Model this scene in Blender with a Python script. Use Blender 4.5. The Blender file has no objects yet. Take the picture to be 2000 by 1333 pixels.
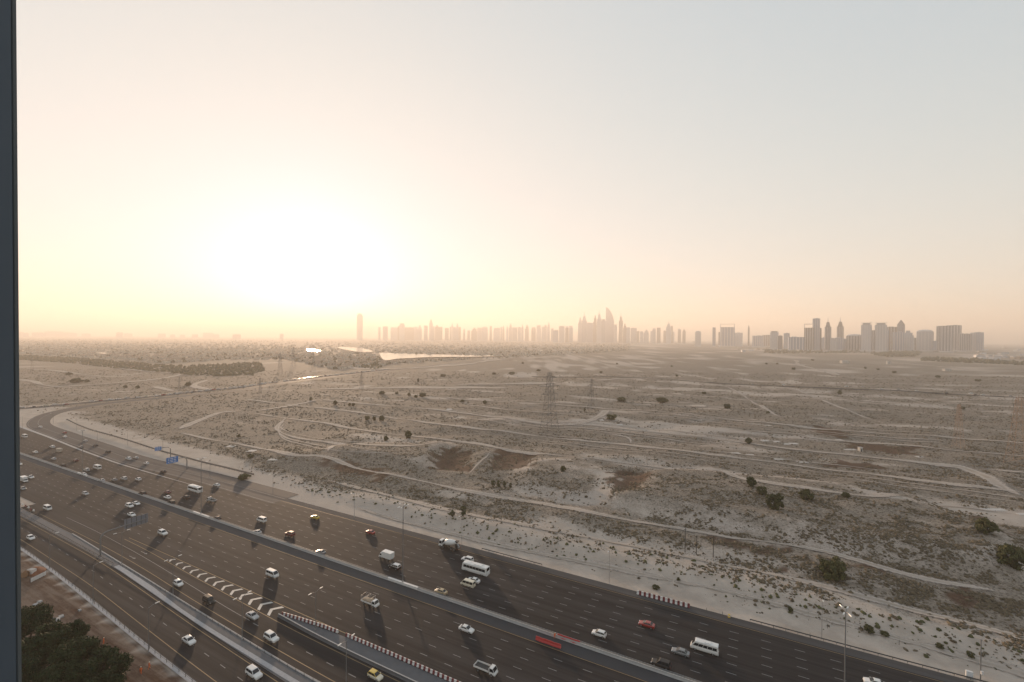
import bpy, bmesh, math, random
import numpy as np
from mathutils import Matrix, Vector

scene = bpy.context.scene
C = scene.collection
R_ = math.radians
rng = random.Random(7)
nrg = np.random.default_rng(11)

# ------------------------------------------------------------------ camera
IMW, IMH = 2000.0, 1333.0
LENS = 16.0
FPX = IMW * LENS / 36.0
CAMH = 84.0
PITCH, ROLL = R_(-0.42), R_(0.47)
cam_d = bpy.data.cameras.new('camera')
cam_d.lens = LENS
cam_d.sensor_width = 36.0
cam_d.clip_start = 0.1
cam_d.clip_end = 90000.0
cam = bpy.data.objects.new('camera', cam_d)
C.objects.link(cam)
CAMROT = Matrix.Rotation(math.pi / 2 + PITCH, 3, 'X') @ Matrix.Rotation(ROLL, 3, 'Z')
cam.matrix_world = Matrix.Translation((0, 0, CAMH)) @ CAMROT.to_4x4()
scene.camera = cam

# ------------------------------------------------------------------ sky and sun
SUN_EL, SUN_AZ = R_(6.0), R_(-24.0)          # azimuth from +Y, positive towards +X
world = bpy.data.worlds.new('World')
scene.world = world
world.use_nodes = True
wn = world.node_tree
wn.nodes.clear()
w_out = wn.nodes.new('ShaderNodeOutputWorld')
w_bg = wn.nodes.new('ShaderNodeBackground')
w_sky = wn.nodes.new('ShaderNodeTexSky')
w_sky.sky_type = 'NISHITA'
w_sky.sun_disc = False
w_sky.sun_elevation = SUN_EL
w_sky.sun_rotation = SUN_AZ
w_sky.altitude = 0
w_sky.air_density = 1.0
w_sky.dust_density = 1.0
w_sky.ozone_density = 1.0
w_bg.inputs['Strength'].default_value = 0.15
w_sep = wn.nodes.new('ShaderNodeSeparateColor')      # a dusty sky is far more even than a clear one
w_com = wn.nodes.new('ShaderNodeCombineColor')
wn.links.new(w_sky.outputs[0], w_sep.inputs[0])
for ch_, (top_, a_, pw_, q_, qp_) in enumerate(((0.875, 1.02, 0.62, 0.0003, 2.0), (0.835, 1.10, 0.62, 0.0010, 2.0), (0.86, 1.12, 0.36, 0.0019, 2.5))):
    def wm(op, x, y):
        n_ = wn.nodes.new('ShaderNodeMath')
        n_.operation = op
        for k_, v_ in ((0, x), (1, y)):
            if isinstance(v_, (int, float)):
                n_.inputs[k_].default_value = v_
            else:
                wn.links.new(v_, n_.inputs[k_])
        return n_.outputs[0]
    e_ = wm('POWER', math.e, wm('MULTIPLY', wm('POWER', w_sep.outputs[ch_], pw_), -a_))
    glow_ = wm('MULTIPLY', wm('POWER', w_sep.outputs[ch_], qp_), q_ / 0.6)       # bright aureole round the sun
    wn.links.new(wm('ADD', wm('MULTIPLY', wm('SUBTRACT', 1.0, e_), top_ / 0.6), glow_), w_com.inputs[ch_])
wn.links.new(w_com.outputs[0], w_bg.inputs['Color'])
wn.links.new(w_bg.outputs[0], w_out.inputs['Surface'])

sun_d = bpy.data.lights.new('sun', 'SUN')
sun_d.energy = 2.1
sun_d.angle = R_(2.0)
sun_d.color = (1.0, 0.695, 0.455)
sun = bpy.data.objects.new('sun', sun_d)
C.objects.link(sun)
sdir = Vector((math.sin(SUN_AZ) * math.cos(SUN_EL), math.cos(SUN_AZ) * math.cos(SUN_EL), math.sin(SUN_EL)))
sun.rotation_euler = sdir.to_track_quat('Z', 'Y').to_euler()
sun.location = sdir * 3000

vs = scene.view_settings
vs.view_transform = 'Standard'
vs.look = 'None'
vs.exposure = 2.03
vs.gamma = 1.0
vs.use_curve_mapping = False
scene.cycles.volume_bounces = 2
scene.cycles.max_bounces = 5
scene.cycles.diffuse_bounces = 2
scene.cycles.transparent_max_bounces = 6

# ------------------------------------------------------------------ helpers
HFUN = None


def pix(px, py, z=0.0):
    """World point at height z that lies where the photograph shows (px, py)."""
    d = CAMROT @ Vector(((px - IMW / 2) / FPX, -(py - IMH / 2) / FPX, -1.0))
    t = (z - CAMH) / d.z
    return d.x * t, d.y * t


def gp(px, py):
    """Ground point (on the terrain) seen at a pixel of the photograph."""
    z = 0.0
    for _ in range(6):
        x, y = pix(px, py, z)
        z = 0.5 * z + 0.5 * float(height(np.array([x]), np.array([y]))[0])
    x, y = pix(px, py, z)
    return x, y, z


def at_dist(px, dist):
    """Point on the ground in the direction of column px of the photograph, dist metres deep."""
    d = CAMROT @ Vector(((px - IMW / 2) / FPX, 0.0, -1.0))
    return d.x / d.y * dist, dist


def height_at(px, py, x, y):
    """Real height of a top seen at (px, py) on an upright thing standing at depth y."""
    d = CAMROT @ Vector(((px - IMW / 2) / FPX, -(py - IMH / 2) / FPX, -1.0))
    return CAMH + d.z / d.y * y


# road frame: s along the motorway (towards the right of the picture), o across it (away from the camera)
RD = np.array([0.88202, -0.47121])
RN = np.array([0.47121, 0.88202])
RO = np.array([0.681, 133.805])
RANG = math.atan2(RD[1], RD[0])


def so(s, o):
    p = RO + s * RD + o * RN
    return float(p[0]), float(p[1])


def to_so(x, y):
    dx, dy = x - RO[0], y - RO[1]
    return dx * RD[0] + dy * RD[1], dx * RN[0] + dy * RN[1]


def pso(px, py, z=0.0):
    x, y = pix(px, py, z)
    return to_so(x, y)


class MB:
    def __init__(self):
        self.v, self.f, self.m = [], [], []

    def add(self, verts, faces, mi=0):
        b = len(self.v)
        self.v += [tuple(p) for p in verts]
        self.f += [tuple(i + b for i in f) for f in faces]
        self.m += [mi] * len(faces)
        return self

    def box(self, c, size, rz=0.0, mi=0):
        hx, hy, hz = size[0] / 2, size[1] / 2, size[2] / 2
        ca, sa = math.cos(rz), math.sin(rz)
        vs_ = []
        for z in (-hz, hz):
            for (x, y) in ((-hx, -hy), (hx, -hy), (hx, hy), (-hx, hy)):
                vs_.append((c[0] + x * ca - y * sa, c[1] + x * sa + y * ca, c[2] + z))
        return self.add(vs_, [(0, 3, 2, 1), (4, 5, 6, 7), (0, 1, 5, 4), (1, 2, 6, 5), (2, 3, 7, 6), (3, 0, 4, 7)], mi)

    def hexa(self, b4, t4, mi=0):
        return self.add(list(b4) + list(t4), [(0, 3, 2, 1), (4, 5, 6, 7), (0, 1, 5, 4), (1, 2, 6, 5), (2, 3, 7, 6), (3, 0, 4, 7)], mi)

    def tube(self, p0, p1, r0, r1=None, n=6, mi=0, cap=True):
        r1 = r0 if r1 is None else r1
        a, b = Vector(p0), Vector(p1)
        d = (b - a)
        if d.length < 1e-6:
            return self
        d.normalize()
        u = d.cross(Vector((0, 0, 1)))
        if u.length < 1e-3:
            u = Vector((1, 0, 0))
        u.normalize()
        w = d.cross(u)
        vs_ = []
        for p, r in ((a, r0), (b, r1)):
            for k in range(n):
                t = 2 * math.pi * k / n
                vs_.append(p + u * (r * math.cos(t)) + w * (r * math.sin(t)))
        fs = [(k, (k + 1) % n, n + (k + 1) % n, n + k) for k in range(n)]
        if cap:
            fs += [tuple(range(n - 1, -1, -1)), tuple(range(n, 2 * n))]
        return self.add(vs_, fs, mi)

    def path(self, pts, r, n=6, mi=0):
        for a, b in zip(pts[:-1], pts[1:]):
            self.tube(a, b, r, r, n, mi)
        return self

    def prism(self, poly, z0, z1, mi=0):
        n = len(poly)
        vs_ = [(p[0], p[1], z0) for p in poly] + [(p[0], p[1], z1) for p in poly]
        fs = [tuple(range(n - 1, -1, -1)), tuple(range(n, 2 * n))]
        fs += [(k, (k + 1) % n, n + (k + 1) % n, n + k) for k in range(n)]
        return self.add(vs_, fs, mi)

    def mesh(self, name, mats, smooth=False):
        me = bpy.data.meshes.new(name)
        me.from_pydata(self.v, [], self.f)
        if not isinstance(mats, (list, tuple)):
            mats = [mats]
        for m in mats:
            me.materials.append(m)
        if len(mats) > 1:
            me.polygons.foreach_set('material_index', self.m)
        if smooth:
            me.polygons.foreach_set('use_smooth', [True] * len(me.polygons))
        me.update()
        return me

    def build(self, name, mats, parent=None, smooth=False):
        return link(name, self.mesh(name, mats, smooth), parent)


def link(name, me, parent=None, loc=None, rz=None):
    o = bpy.data.objects.new(name, me)
    C.objects.link(o)
    if parent is not None:
        o.parent = parent
    if loc is not None:
        o.location = loc
    if rz is not None:
        o.rotation_euler = (0, 0, rz)
    return o


def tag(o, label=None, cat=None, group=None, kind=None):
    if label:
        o['label'] = label
    if cat:
        o['category'] = cat
    if group:
        o['group'] = group
    if kind:
        o['kind'] = kind
    return o


def empty(name, loc=(0, 0, 0), rz=0.0):
    return link(name, None, None, loc, rz)


def struct(o):
    o['kind'] = 'structure'
    return o


# ------------------------------------------------------------------ materials
def new_mat(name):
    m = bpy.data.materials.new(name)
    m.use_nodes = True
    nt = m.node_tree
    return m, nt, nt.nodes['Principled BSDF']


def mat(name, col, rough=0.6, metal=0.0, var=0.12, scale=3.0, bump=0.0, spec=None, obj_coord=True):
    """Plain material with a little procedural mottling."""
    m, nt, b = new_mat(name)
    b.inputs['Roughness'].default_value = rough
    b.inputs['Metallic'].default_value = metal
    if spec is not None:
        b.inputs['Specular IOR Level'].default_value = spec
    tc = nt.nodes.new('ShaderNodeTexCoord')
    nz = nt.nodes.new('ShaderNodeTexNoise')
    nz.inputs['Scale'].default_value = scale
    nz.inputs['Detail'].default_value = 3
    nt.links.new(tc.outputs['Object'], nz.inputs['Vector'])
    mx = nt.nodes.new('ShaderNodeMix')
    mx.data_type = 'RGBA'
    mx.inputs[6].default_value = (*[c * (1 - var) for c in col], 1)
    mx.inputs[7].default_value = (*[min(1, c * (1 + var)) for c in col], 1)
    nt.links.new(nz.outputs['Fac'], mx.inputs[0])
    nt.links.new(mx.outputs[2], b.inputs['Base Color'])
    if bump:
        bp = nt.nodes.new('ShaderNodeBump')
        bp.inputs['Strength'].default_value = bump
        nt.links.new(nz.outputs['Fac'], bp.inputs['Height'])
        nt.links.new(bp.outputs[0], b.inputs['Normal'])
    return m


def N(nt, kind, **kw):
    n = nt.nodes.new(kind)
    for k, v in kw.items():
        if k in n.inputs.keys():
            n.inputs[k].default_value = v
        else:
            setattr(n, k, v)
    return n


def mixc(nt, fac, a, b, blend='MIX'):
    m = nt.nodes.new('ShaderNodeMix')
    m.data_type = 'RGBA'
    m.blend_type = blend
    for i, x in ((0, fac), (6, a), (7, b)):
        if isinstance(x, (int, float)):
            m.inputs[i].default_value = x
        elif isinstance(x, tuple):
            m.inputs[i].default_value = (*x, 1)
        else:
            nt.links.new(x, m.inputs[i])
    return m.outputs[2]


def ramp(nt, fac, pts):
    r = nt.nodes.new('ShaderNodeMapRange')
    r.interpolation_type = 'SMOOTHSTEP'
    r.inputs['From Min'].default_value = pts[0]
    r.inputs['From Max'].default_value = pts[1]
    nt.links.new(fac, r.inputs['Value'])
    return r.outputs[0]


def noise_out(nt, vec, scale, detail=4, rough=0.55):
    n = N(nt, 'ShaderNodeTexNoise')
    n.inputs['Scale'].default_value = scale
    n.inputs['Detail'].default_value = detail
    n.inputs['Roughness'].default_value = rough
    nt.links.new(vec, n.inputs['Vector'])
    return n.outputs['Fac']


# ------------------------------------------------------------------ terrain height
def _hash(ix, iy, seed):
    v = np.sin(ix * 127.1 + iy * 311.7 + seed * 74.7) * 43758.5453
    return v - np.floor(v)


def vnoise(x, y, seed=0):
    ix, iy = np.floor(x), np.floor(y)
    fx, fy = x - ix, y - iy
    ux, uy = fx * fx * fx * (fx * (fx * 6 - 15) + 10), fy * fy * fy * (fy * (fy * 6 - 15) + 10)
    a, b = _hash(ix, iy, seed), _hash(ix + 1, iy, seed)
    c, d = _hash(ix, iy + 1, seed), _hash(ix + 1, iy + 1, seed)
    return (a + (b - a) * ux) * (1 - uy) + (c + (d - c) * ux) * uy - 0.5


def sstep(a, b, x):
    t = np.clip((x - a) / (b - a), 0, 1)
    return t * t * (3 - 2 * t)


def poly_dist(x, y, poly):
    """Signed distance to a polygon, negative inside."""
    d2 = np.full(x.shape, 1e18)
    inside = np.zeros(x.shape, bool)
    n = len(poly)
    for i in range(n):
        ax, ay = poly[i]
        bx, by = poly[(i + 1) % n]
        ex, ey = bx - ax, by - ay
        t = np.clip(((x - ax) * ex + (y - ay) * ey) / (ex * ex + ey * ey), 0, 1)
        d2 = np.minimum(d2, (x - ax - t * ex) ** 2 + (y - ay - t * ey) ** 2)
        cond = ((ay > y) != (by > y)) & (x < ex * (y - ay) / (ey if ey else 1e-9) + ax)
        inside ^= cond
    d = np.sqrt(d2)
    return np.where(inside, -d, d)


def line_dist(x, y, pts):
    d2 = np.full(x.shape, 1e18)
    for (ax, ay), (bx, by) in zip(pts[:-1], pts[1:]):
        ex, ey = bx - ax, by - ay
        t = np.clip(((x - ax) * ex + (y - ay) * ey) / (ex * ex + ey * ey + 1e-9), 0, 1)
        d2 = np.minimum(d2, (x - ax - t * ex) ** 2 + (y - ay - t * ey) ** 2)
    return np.sqrt(d2)


# raised sandy plateaus and vegetated hollows (outlines walked along their crests)
MOUNDS = [
    ([pix(*p, 4.5) for p in [(1215, 968), (1330, 990), (1480, 1012), (1640, 1050), (1780, 1072), (1905, 1090), (1955, 1066),
                             (1880, 1022), (1790, 990), (1640, 960), (1480, 938), (1330, 925), (1225, 930)]], 5.0, 15.0),
    ([pix(*p, 3.0) for p in [(700, 885), (760, 895), (815, 905), (830, 885), (850, 868), (800, 872), (720, 872), (670, 876)]], 3.0, 16.0),
    ([pix(*p, 3.0) for p in [(1040, 940), (1100, 962), (1155, 960), (1165, 925), (1120, 905), (1040, 910)]], 2.6, 15.0),
]
HOLLOWS = [
    ([pix(*p) for p in [(840, 925), (920, 930), (925, 890), (880, 878), (852, 890)]], -3.0, 12.0),
    ([pix(*p) for p in [(955, 925), (1035, 928), (1050, 895), (985, 885), (955, 900)]], -2.4, 12.0),
    ([pix(*p) for p in [(1200, 985), (1250, 980), (1270, 935), (1225, 920), (1202, 935)]], -3.0, 10.0),
]
# the slip road that leaves the motorway and runs off behind the desert
SLIP = [so(-150, 33), so(-227, 33.5), so(-300, 31), so(-370, 35), so(-440, 39), so(-520, 46)]
SLIP += [pix(*p) for p in [(90, 812), (130, 801), (200, 789), (300, 779), (400, 770), (470, 762), (560, 748), (660, 735), (760, 724), (860, 713),
                           (960, 703), (1100, 693), (1220, 686)]]


QUEUE = [pix(*p) for p in [(20, 800), (60, 797), (130, 791), (210, 783), (300, 775), (400, 764), (470, 757), (540, 747), (640, 735), (760, 722)]]


def height(x, y):
    x = np.asarray(x, float)
    y = np.asarray(y, float)
    s, o = to_so(x, y)
    # dunes
    u, v = x * 0.8 - y * 0.25, y
    h = 2.6 * vnoise(u / 95, v / 60, 1) + 1.5 * vnoise(u / 38, v / 26, 2) + 0.7 * vnoise(u / 15, v / 11, 3) + 0.3 * vnoise(u / 6, v / 6, 4)
    h = h * (1 - 0.75 * sstep(-60, -200, x) * sstep(260, 380, y))
    far = sstep(900, 2500, y)
    h = h * (1 - far) + far * 2.0 * vnoise(x / 300, y / 200, 9)
    edge = 36.0 + 14 * sstep(-180, -300, s) + 10 * sstep(-330, -520, s)
    # calm next to the road, sandy bank rising from it
    bank = -0.35 * sstep(0, 7, o - edge) + 2.4 * sstep(8, 15, o - edge) - 0.9 * sstep(18, 30, o - edge) + 1.4 * sstep(30, 46, o - edge)
    calm = sstep(2, 40, o - edge)
    hd = h * calm + bank * sstep(-290, -200, s) + 0.25 * vnoise(x / 5, y / 5, 5) * sstep(1, 8, o - edge)
    for poly, hh, fall in MOUNDS:
        d = poly_dist(x, y, poly)
        hd = hd + hh * sstep(fall, 0, d)
    for poly, hh, fall in HOLLOWS:
        d = poly_dist(x, y, poly)
        hd = hd + hh * sstep(fall * 0.4, -fall * 0.6, d)
    # building site on the near side
    hn = (0.5 * vnoise(x / 9, y / 7, 6) + 0.35 * vnoise(x / 3, y / 3, 7)) * sstep(-60, -68, o) - 0.5 * sstep(-59, -66, o)
    z = np.where(o > 0, hd, hn)
    on_road = (o > -59) & (o < edge)
    z = np.where(on_road, 0.0, z)
    # the slip road lies flat
    ds = np.minimum(line_dist(x, y, SLIP), line_dist(x, y, QUEUE))
    w = sstep(12, 60, ds)
    z = z * w
    return z - 0.12
# ------------------------------------------------------------------ ground sheet
def axis(lo, hi, a, b, step, grow=1.13, smax=2500):
    c = list(np.arange(a, b + 0.1, step))
    st, p = step, c[-1]
    while p < hi:
        st = min(st * grow, smax)
        p += st
        c.append(min(p, hi))
    st, p, left = step, c[0], []
    while p > lo:
        st = min(st * grow, smax)
        p -= st
        left.append(max(p, lo))
    return np.array(left[::-1] + c)


gx = axis(-36000, 36000, -330, 400, 4.0)
gy = axis(-400, 30000, 70, 620, 4.0)
GX, GY = np.meshgrid(gx, gy)
GZ = height(GX.ravel(), GY.ravel()).reshape(GX.shape)


def zmesh(x, y):
    """Height of the ground mesh itself (bilinear)."""
    i = int(np.clip(np.searchsorted(gx, x) - 1, 0, len(gx) - 2))
    j = int(np.clip(np.searchsorted(gy, y) - 1, 0, len(gy) - 2))
    tx = (x - gx[i]) / (gx[i + 1] - gx[i])
    ty = (y - gy[j]) / (gy[j + 1] - gy[j])
    return (GZ[j, i] * (1 - tx) + GZ[j, i + 1] * tx) * (1 - ty) + (GZ[j + 1, i] * (1 - tx) + GZ[j + 1, i + 1] * tx) * ty


nx, ny = len(gx), len(gy)
gv = np.stack([GX.ravel(), GY.ravel(), GZ.ravel()], 1)
ii = np.arange(nx * ny).reshape(ny, nx)
gf = np.stack([ii[:-1, :-1].ravel(), ii[:-1, 1:].ravel(), ii[1:, 1:].ravel(), ii[1:, :-1].ravel()], 1)
me = bpy.data.meshes.new('ground')
me.from_pydata(gv.tolist(), [], gf.tolist())
me.polygons.foreach_set('use_smooth', [True] * len(me.polygons))
S_, O_ = to_so(GX.ravel(), GY.ravel())
# scrub cover: how much dry vegetation grows there (0 bare sand .. 1), and reddish dry herb patches
x_, y_ = GX.ravel(), GY.ravel()


def cover(x, y):
    s, o = to_so(x, y)
    edge = 36.0 + 14 * sstep(-180, -300, s) + 10 * sstep(-330, -520, s)
    c = 0.72 + 1.1 * vnoise(s / 210, o / 30, 21) + 0.9 * vnoise(s / 65, o / 11, 22) + 0.5 * vnoise(x / 18, y / 14, 23)
    c = c + 0.22 * sstep(120, -180, x)
    c = c * sstep(10, 34, o - edge) * sstep(0, 3, o)
    for poly, hh, fall in MOUNDS:
        d = poly_dist(x, y, poly)
        c = np.where(d < fall, c * 0.85 * np.where(d > 0, 0.6, 1.0), c)
    return np.clip(c, 0, 1)


HERB = HOLLOWS[:] + [([pix(*p) for p in q], 0, 10) for q in (
    [(1590, 838), (1660, 852), (1640, 862), (1585, 850)], [(1650, 868), (1790, 880), (1790, 895), (1660, 884)],
    [(1640, 905), (1720, 915), (1700, 925), (1610, 915)], [(1820, 1010), (1900, 1020), (1960, 1060), (1900, 1050)],
    [(1560, 1105), (1640, 1125), (1620, 1135), (1540, 1120)], [(1720, 1130), (1900, 1180), (1990, 1200), (1850, 1185)],
    [(1400, 1065), (1560, 1090), (1550, 1100), (1380, 1075)], [(640, 905), (760, 935), (740, 945), (620, 912)])]


def herb(x, y):
    hb = np.zeros(x.shape)
    for poly, hh, fall in HERB:
        d = poly_dist(x, y, poly) + 12 * vnoise(x / 8, y / 6, 31) + 6 * vnoise(x / 3, y / 3, 32)
        hb = np.maximum(hb, sstep(4, -4, d))
    return hb


cov = cover(x_, y_)
hrb = herb(x_, y_)
soil = 0.5 * sstep(0.5, -2.0, O_ - np.interp(S_, [-640, -300, -192, -161, -119, -80, -40, 60], [-51, -51.4, -52, -52.8, -54.8, -57, -58.6, -60]))
for nm, arr in (('cover', cov), ('herb', hrb), ('soil', soil)):
    at = me.attributes.new(nm, 'FLOAT', 'POINT')
    at.data.foreach_set('value', arr.astype(np.float32))
gm, nt, b = new_mat('desert_sand')
b.inputs['Roughness'].default_value = 0.95
b.inputs['Specular IOR Level'].default_value = 0.1
geo = N(nt, 'ShaderNodeNewGeometry')
pos = geo.outputs['Position']


def attr(nt, nm):
    a = N(nt, 'ShaderNodeAttribute')
    a.attribute_name = nm
    return a.outputs['Fac']


a_c, a_h, a_s = attr(nt, 'cover'), attr(nt, 'herb'), attr(nt, 'soil')
n1 = noise_out(nt, pos, 0.012, 6, 0.6)
n2 = noise_out(nt, pos, 0.09, 6, 0.65)
n3 = noise_out(nt, pos, 0.6, 5, 0.7)
bm = N(nt, 'ShaderNodeMapping')
bm.inputs['Rotation'].default_value = (0, 0, -RANG)
nt.links.new(pos, bm.inputs['Vector'])
bs = N(nt, 'ShaderNodeVectorMath')
bs.operation = 'MULTIPLY'
bs.inputs[1].default_value = (0.07, 1.0, 1.0)
nt.links.new(bm.outputs[0], bs.inputs[0])
nband = noise_out(nt, bs.outputs[0], 0.16, 6, 0.7)         # old tracks and drifts run parallel to the motorway
n4_ = noise_out(nt, pos, 0.22, 5, 0.75)
n4 = N(nt, 'ShaderNodeMix')
n4.inputs[0].default_value = 0.5
nt.links.new(n4_, n4.inputs[2])
nt.links.new(nband, n4.inputs[3])
n4 = n4.outputs[0]
sandc = mixc(nt, ramp(nt, n2, (0.3, 0.7)), (0.34, 0.288, 0.242), (0.455, 0.392, 0.335))
sandc = mixc(nt, ramp(nt, n1, (0.42, 0.62)), sandc, (0.39, 0.335, 0.29))
crust = mixc(nt, ramp(nt, n3, (0.35, 0.65)), (0.145, 0.119, 0.093), (0.27, 0.228, 0.185))


def mth(nt, op, a, c_):
    m_ = N(nt, 'ShaderNodeMath')
    m_.operation = op
    for i, x in ((0, a), (1, c_)):
        if isinstance(x, (int, float)):
            m_.inputs[i].default_value = x
        else:
            nt.links.new(x, m_.inputs[i])
    return m_.outputs[0]


mask = ramp(nt, mth(nt, 'ADD', mth(nt, 'ADD', mth(nt, 'MULTIPLY', n3, 0.5), mth(nt, 'MULTIPLY', n4, 0.9)), mth(nt, 'MULTIPLY', a_c, 0.6)), (0.86, 1.10))
col = mixc(nt, mth(nt, 'MULTIPLY', mask, 0.9), sandc, crust)
dots = noise_out(nt, pos, 1.15, 3, 0.6)
col = mixc(nt, mth(nt, 'MULTIPLY', mth(nt, 'MULTIPLY', ramp(nt, dots, (0.53, 0.61)), ramp(nt, a_c, (0.10, 0.7))), 0.9), col, (0.075, 0.060, 0.040))
herbc = mixc(nt, n3, (0.045, 0.020, 0.011), (0.11, 0.06, 0.036))
hm = ramp(nt, mth(nt, 'ADD', a_h, mth(nt, 'MULTIPLY', n3, 0.6)), (0.55, 1.1))
col = mixc(nt, mth(nt, 'MULTIPLY', hm, 0.85), col, herbc)
rut_m = N(nt, 'ShaderNodeMapping')
rut_m.inputs['Rotation'].default_value = (0, 0, -RANG)
nt.links.new(pos, rut_m.inputs['Vector'])
rut_s = N(nt, 'ShaderNodeVectorMath')
rut_s.operation = 'MULTIPLY'
rut_s.inputs[1].default_value = (0.08, 1.0, 1.0)
nt.links.new(rut_m.outputs[0], rut_s.inputs[0])
rut = noise_out(nt, rut_s.outputs[0], 0.7, 5, 0.65)
soilc = mixc(nt, ramp(nt, mth(nt, 'ADD', mth(nt, 'MULTIPLY', n4, 0.5), mth(nt, 'MULTIPLY', rut, 0.5)), (0.40, 0.60)), (0.085, 0.048, 0.032), (0.17, 0.125, 0.097))
col = mixc(nt, ramp(nt, a_s, (0.1, 0.4)), col, soilc)
nt.links.new(col, b.inputs['Base Color'])
bp = N(nt, 'ShaderNodeBump')
bp.inputs['Strength'].default_value = 0.55
bp.inputs['Distance'].default_value = 0.6
nt.links.new(n3, bp.inputs['Height'])
nt.links.new(bp.outputs[0], b.inputs['Normal'])
me.materials.append(gm)
me.update()
ground = struct(link('ground', me))
M_GROUND = gm

# ------------------------------------------------------------------ roads
def asphalt_mat(name, dark, light, rough):
    m, nt, b = new_mat(name)
    b.inputs['Roughness'].default_value = rough
    b.inputs['Specular IOR Level'].default_value = 0.14
    tc = N(nt, 'ShaderNodeTexCoord')
    mp = N(nt, 'ShaderNodeMapping')
    mp.inputs['Rotation'].default_value = (0, 0, -RANG)
    nt.links.new(tc.outputs['Object'], mp.inputs['Vector'])
    sx = N(nt, 'ShaderNodeVectorMath')
    sx.operation = 'MULTIPLY'
    sx.inputs[1].default_value = (0.012, 1.0, 1.0)
    nt.links.new(mp.outputs[0], sx.inputs[0])
    streak = noise_out(nt, sx.outputs[0], 0.55, 4, 0.6)      # wheel tracks run along the road
    patch = noise_out(nt, tc.outputs['Object'], 0.02, 4, 0.6)
    fine = noise_out(nt, tc.outputs['Object'], 3.0, 4, 0.7)
    c = mixc(nt, ramp(nt, streak, (0.3, 0.7)), dark, light)
    c = mixc(nt, mth(nt, 'MULTIPLY', ramp(nt, patch, (0.35, 0.7)), 0.5), c, tuple(x * 0.75 for x in dark))
    c = mixc(nt, mth(nt, 'MULTIPLY', fine, 0.35), c, light)
    nt.links.new(c, b.inputs['Base Color'])
    bp = N(nt, 'ShaderNodeBump')
    bp.inputs['Strength'].default_value = 0.25
    bp.inputs['Distance'].default_value = 0.05
    nt.links.new(fine, bp.inputs['Height'])
    nt.links.new(bp.outputs[0], b.inputs['Normal'])
    return m


M_ASPH = asphalt_mat('asphalt', (0.0105, 0.0098, 0.0104), (0.042, 0.0385, 0.0388), 0.8)
M_SLIP = asphalt_mat('slip_asphalt', (0.055, 0.053, 0.054), (0.085, 0.082, 0.082), 0.8)
M_ASPH2 = asphalt_mat('old_asphalt', (0.055, 0.053, 0.054), (0.085, 0.082, 0.082), 0.9)
M_WHITE = mat('road_paint_white', (0.19, 0.187, 0.185), 0.7, var=0.5, scale=1.5)
M_CHEV = mat('chevron_paint', (0.42, 0.41, 0.385), 0.6, var=0.2, scale=1.5)
M_YEL = mat('road_paint_yellow', (0.22, 0.145, 0.06), 0.6, var=0.25, scale=0.8)
M_CONC = mat('concrete', (0.34, 0.33, 0.32), 0.85, var=0.18, scale=0.7)
M_CONC_D = mat('grey_paving', (0.10, 0.102, 0.108), 0.85, var=0.2, scale=0.5)
M_GRAVEL = mat('white_gravel', (0.34, 0.335, 0.34), 0.95, var=0.3, scale=2.0, bump=0.5)


def smooth_poly(pts, step=8.0):
    """Catmull-Rom through (x, y) points."""
    out = []
    P = [pts[0]] + list(pts) + [pts[-1]]
    for i in range(1, len(P) - 2):
        p0, p1, p2, p3 = (np.array(P[k]) for k in (i - 1, i, i + 1, i + 2))
        n = max(1, int(np.linalg.norm(p2 - p1) / step))
        for k in range(n):
            t = k / n
            out.append(tuple(0.5 * ((2 * p1) + (-p0 + p2) * t + (2 * p0 - 5 * p1 + 4 * p2 - p3) * t * t + (-p0 + 3 * p1 - 3 * p2 + p3) * t ** 3)))
    out.append(tuple(pts[-1]))
    return out


def offset_line(pts, d):
    out = []
    for i, p in enumerate(pts):
        a = np.array(pts[max(i - 1, 0)])
        c = np.array(pts[min(i + 1, len(pts) - 1)])
        t = c - a
        t = t / (np.linalg.norm(t) + 1e-9)
        dd = d[i] if hasattr(d, '__len__') else d
        out.append((p[0] - t[1] * dd, p[1] + t[0] * dd))
    return out


def ribbon(mb, left, right, z, mi=0):
    vs_ = []
    for a, c in zip(left, right):
        vs_ += [(a[0], a[1], z), (c[0], c[1], z)]
    fs = [(2 * i, 2 * i + 1, 2 * i + 3, 2 * i + 2) for i in range(len(left) - 1)]
    mb.add(vs_, fs, mi)


def band(mb, line, d0, d1, z, mi=0):
    ribbon(mb, offset_line(line, d0), offset_line(line, d1), z, mi)


def so_line(pts, step=6.0):
    return smooth_poly([so(*p) for p in pts], step)


def strip(mb, s0, s1, o0, o1, z):
    mb.add([(*so(s0, o0), z), (*so(s1, o0), z), (*so(s1, o1), z), (*so(s0, o1), z)], [(0, 1, 2, 3)])


SEND, SSTART = 170, -640
near_line = so_line([(s, -15.5) for s in range(SSTART, SEND + 1, 60)])
m_ = MB()
strip(m_, SSTART, SEND, -31.0, 0.0, 0.0)
near_road = struct(m_.build('road_eastbound', M_ASPH))
m_ = MB()
strip(m_, SSTART, SEND, 0.0, 33.8, 0.0)
far_road = struct(m_.build('road_westbound', M_ASPH))
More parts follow.
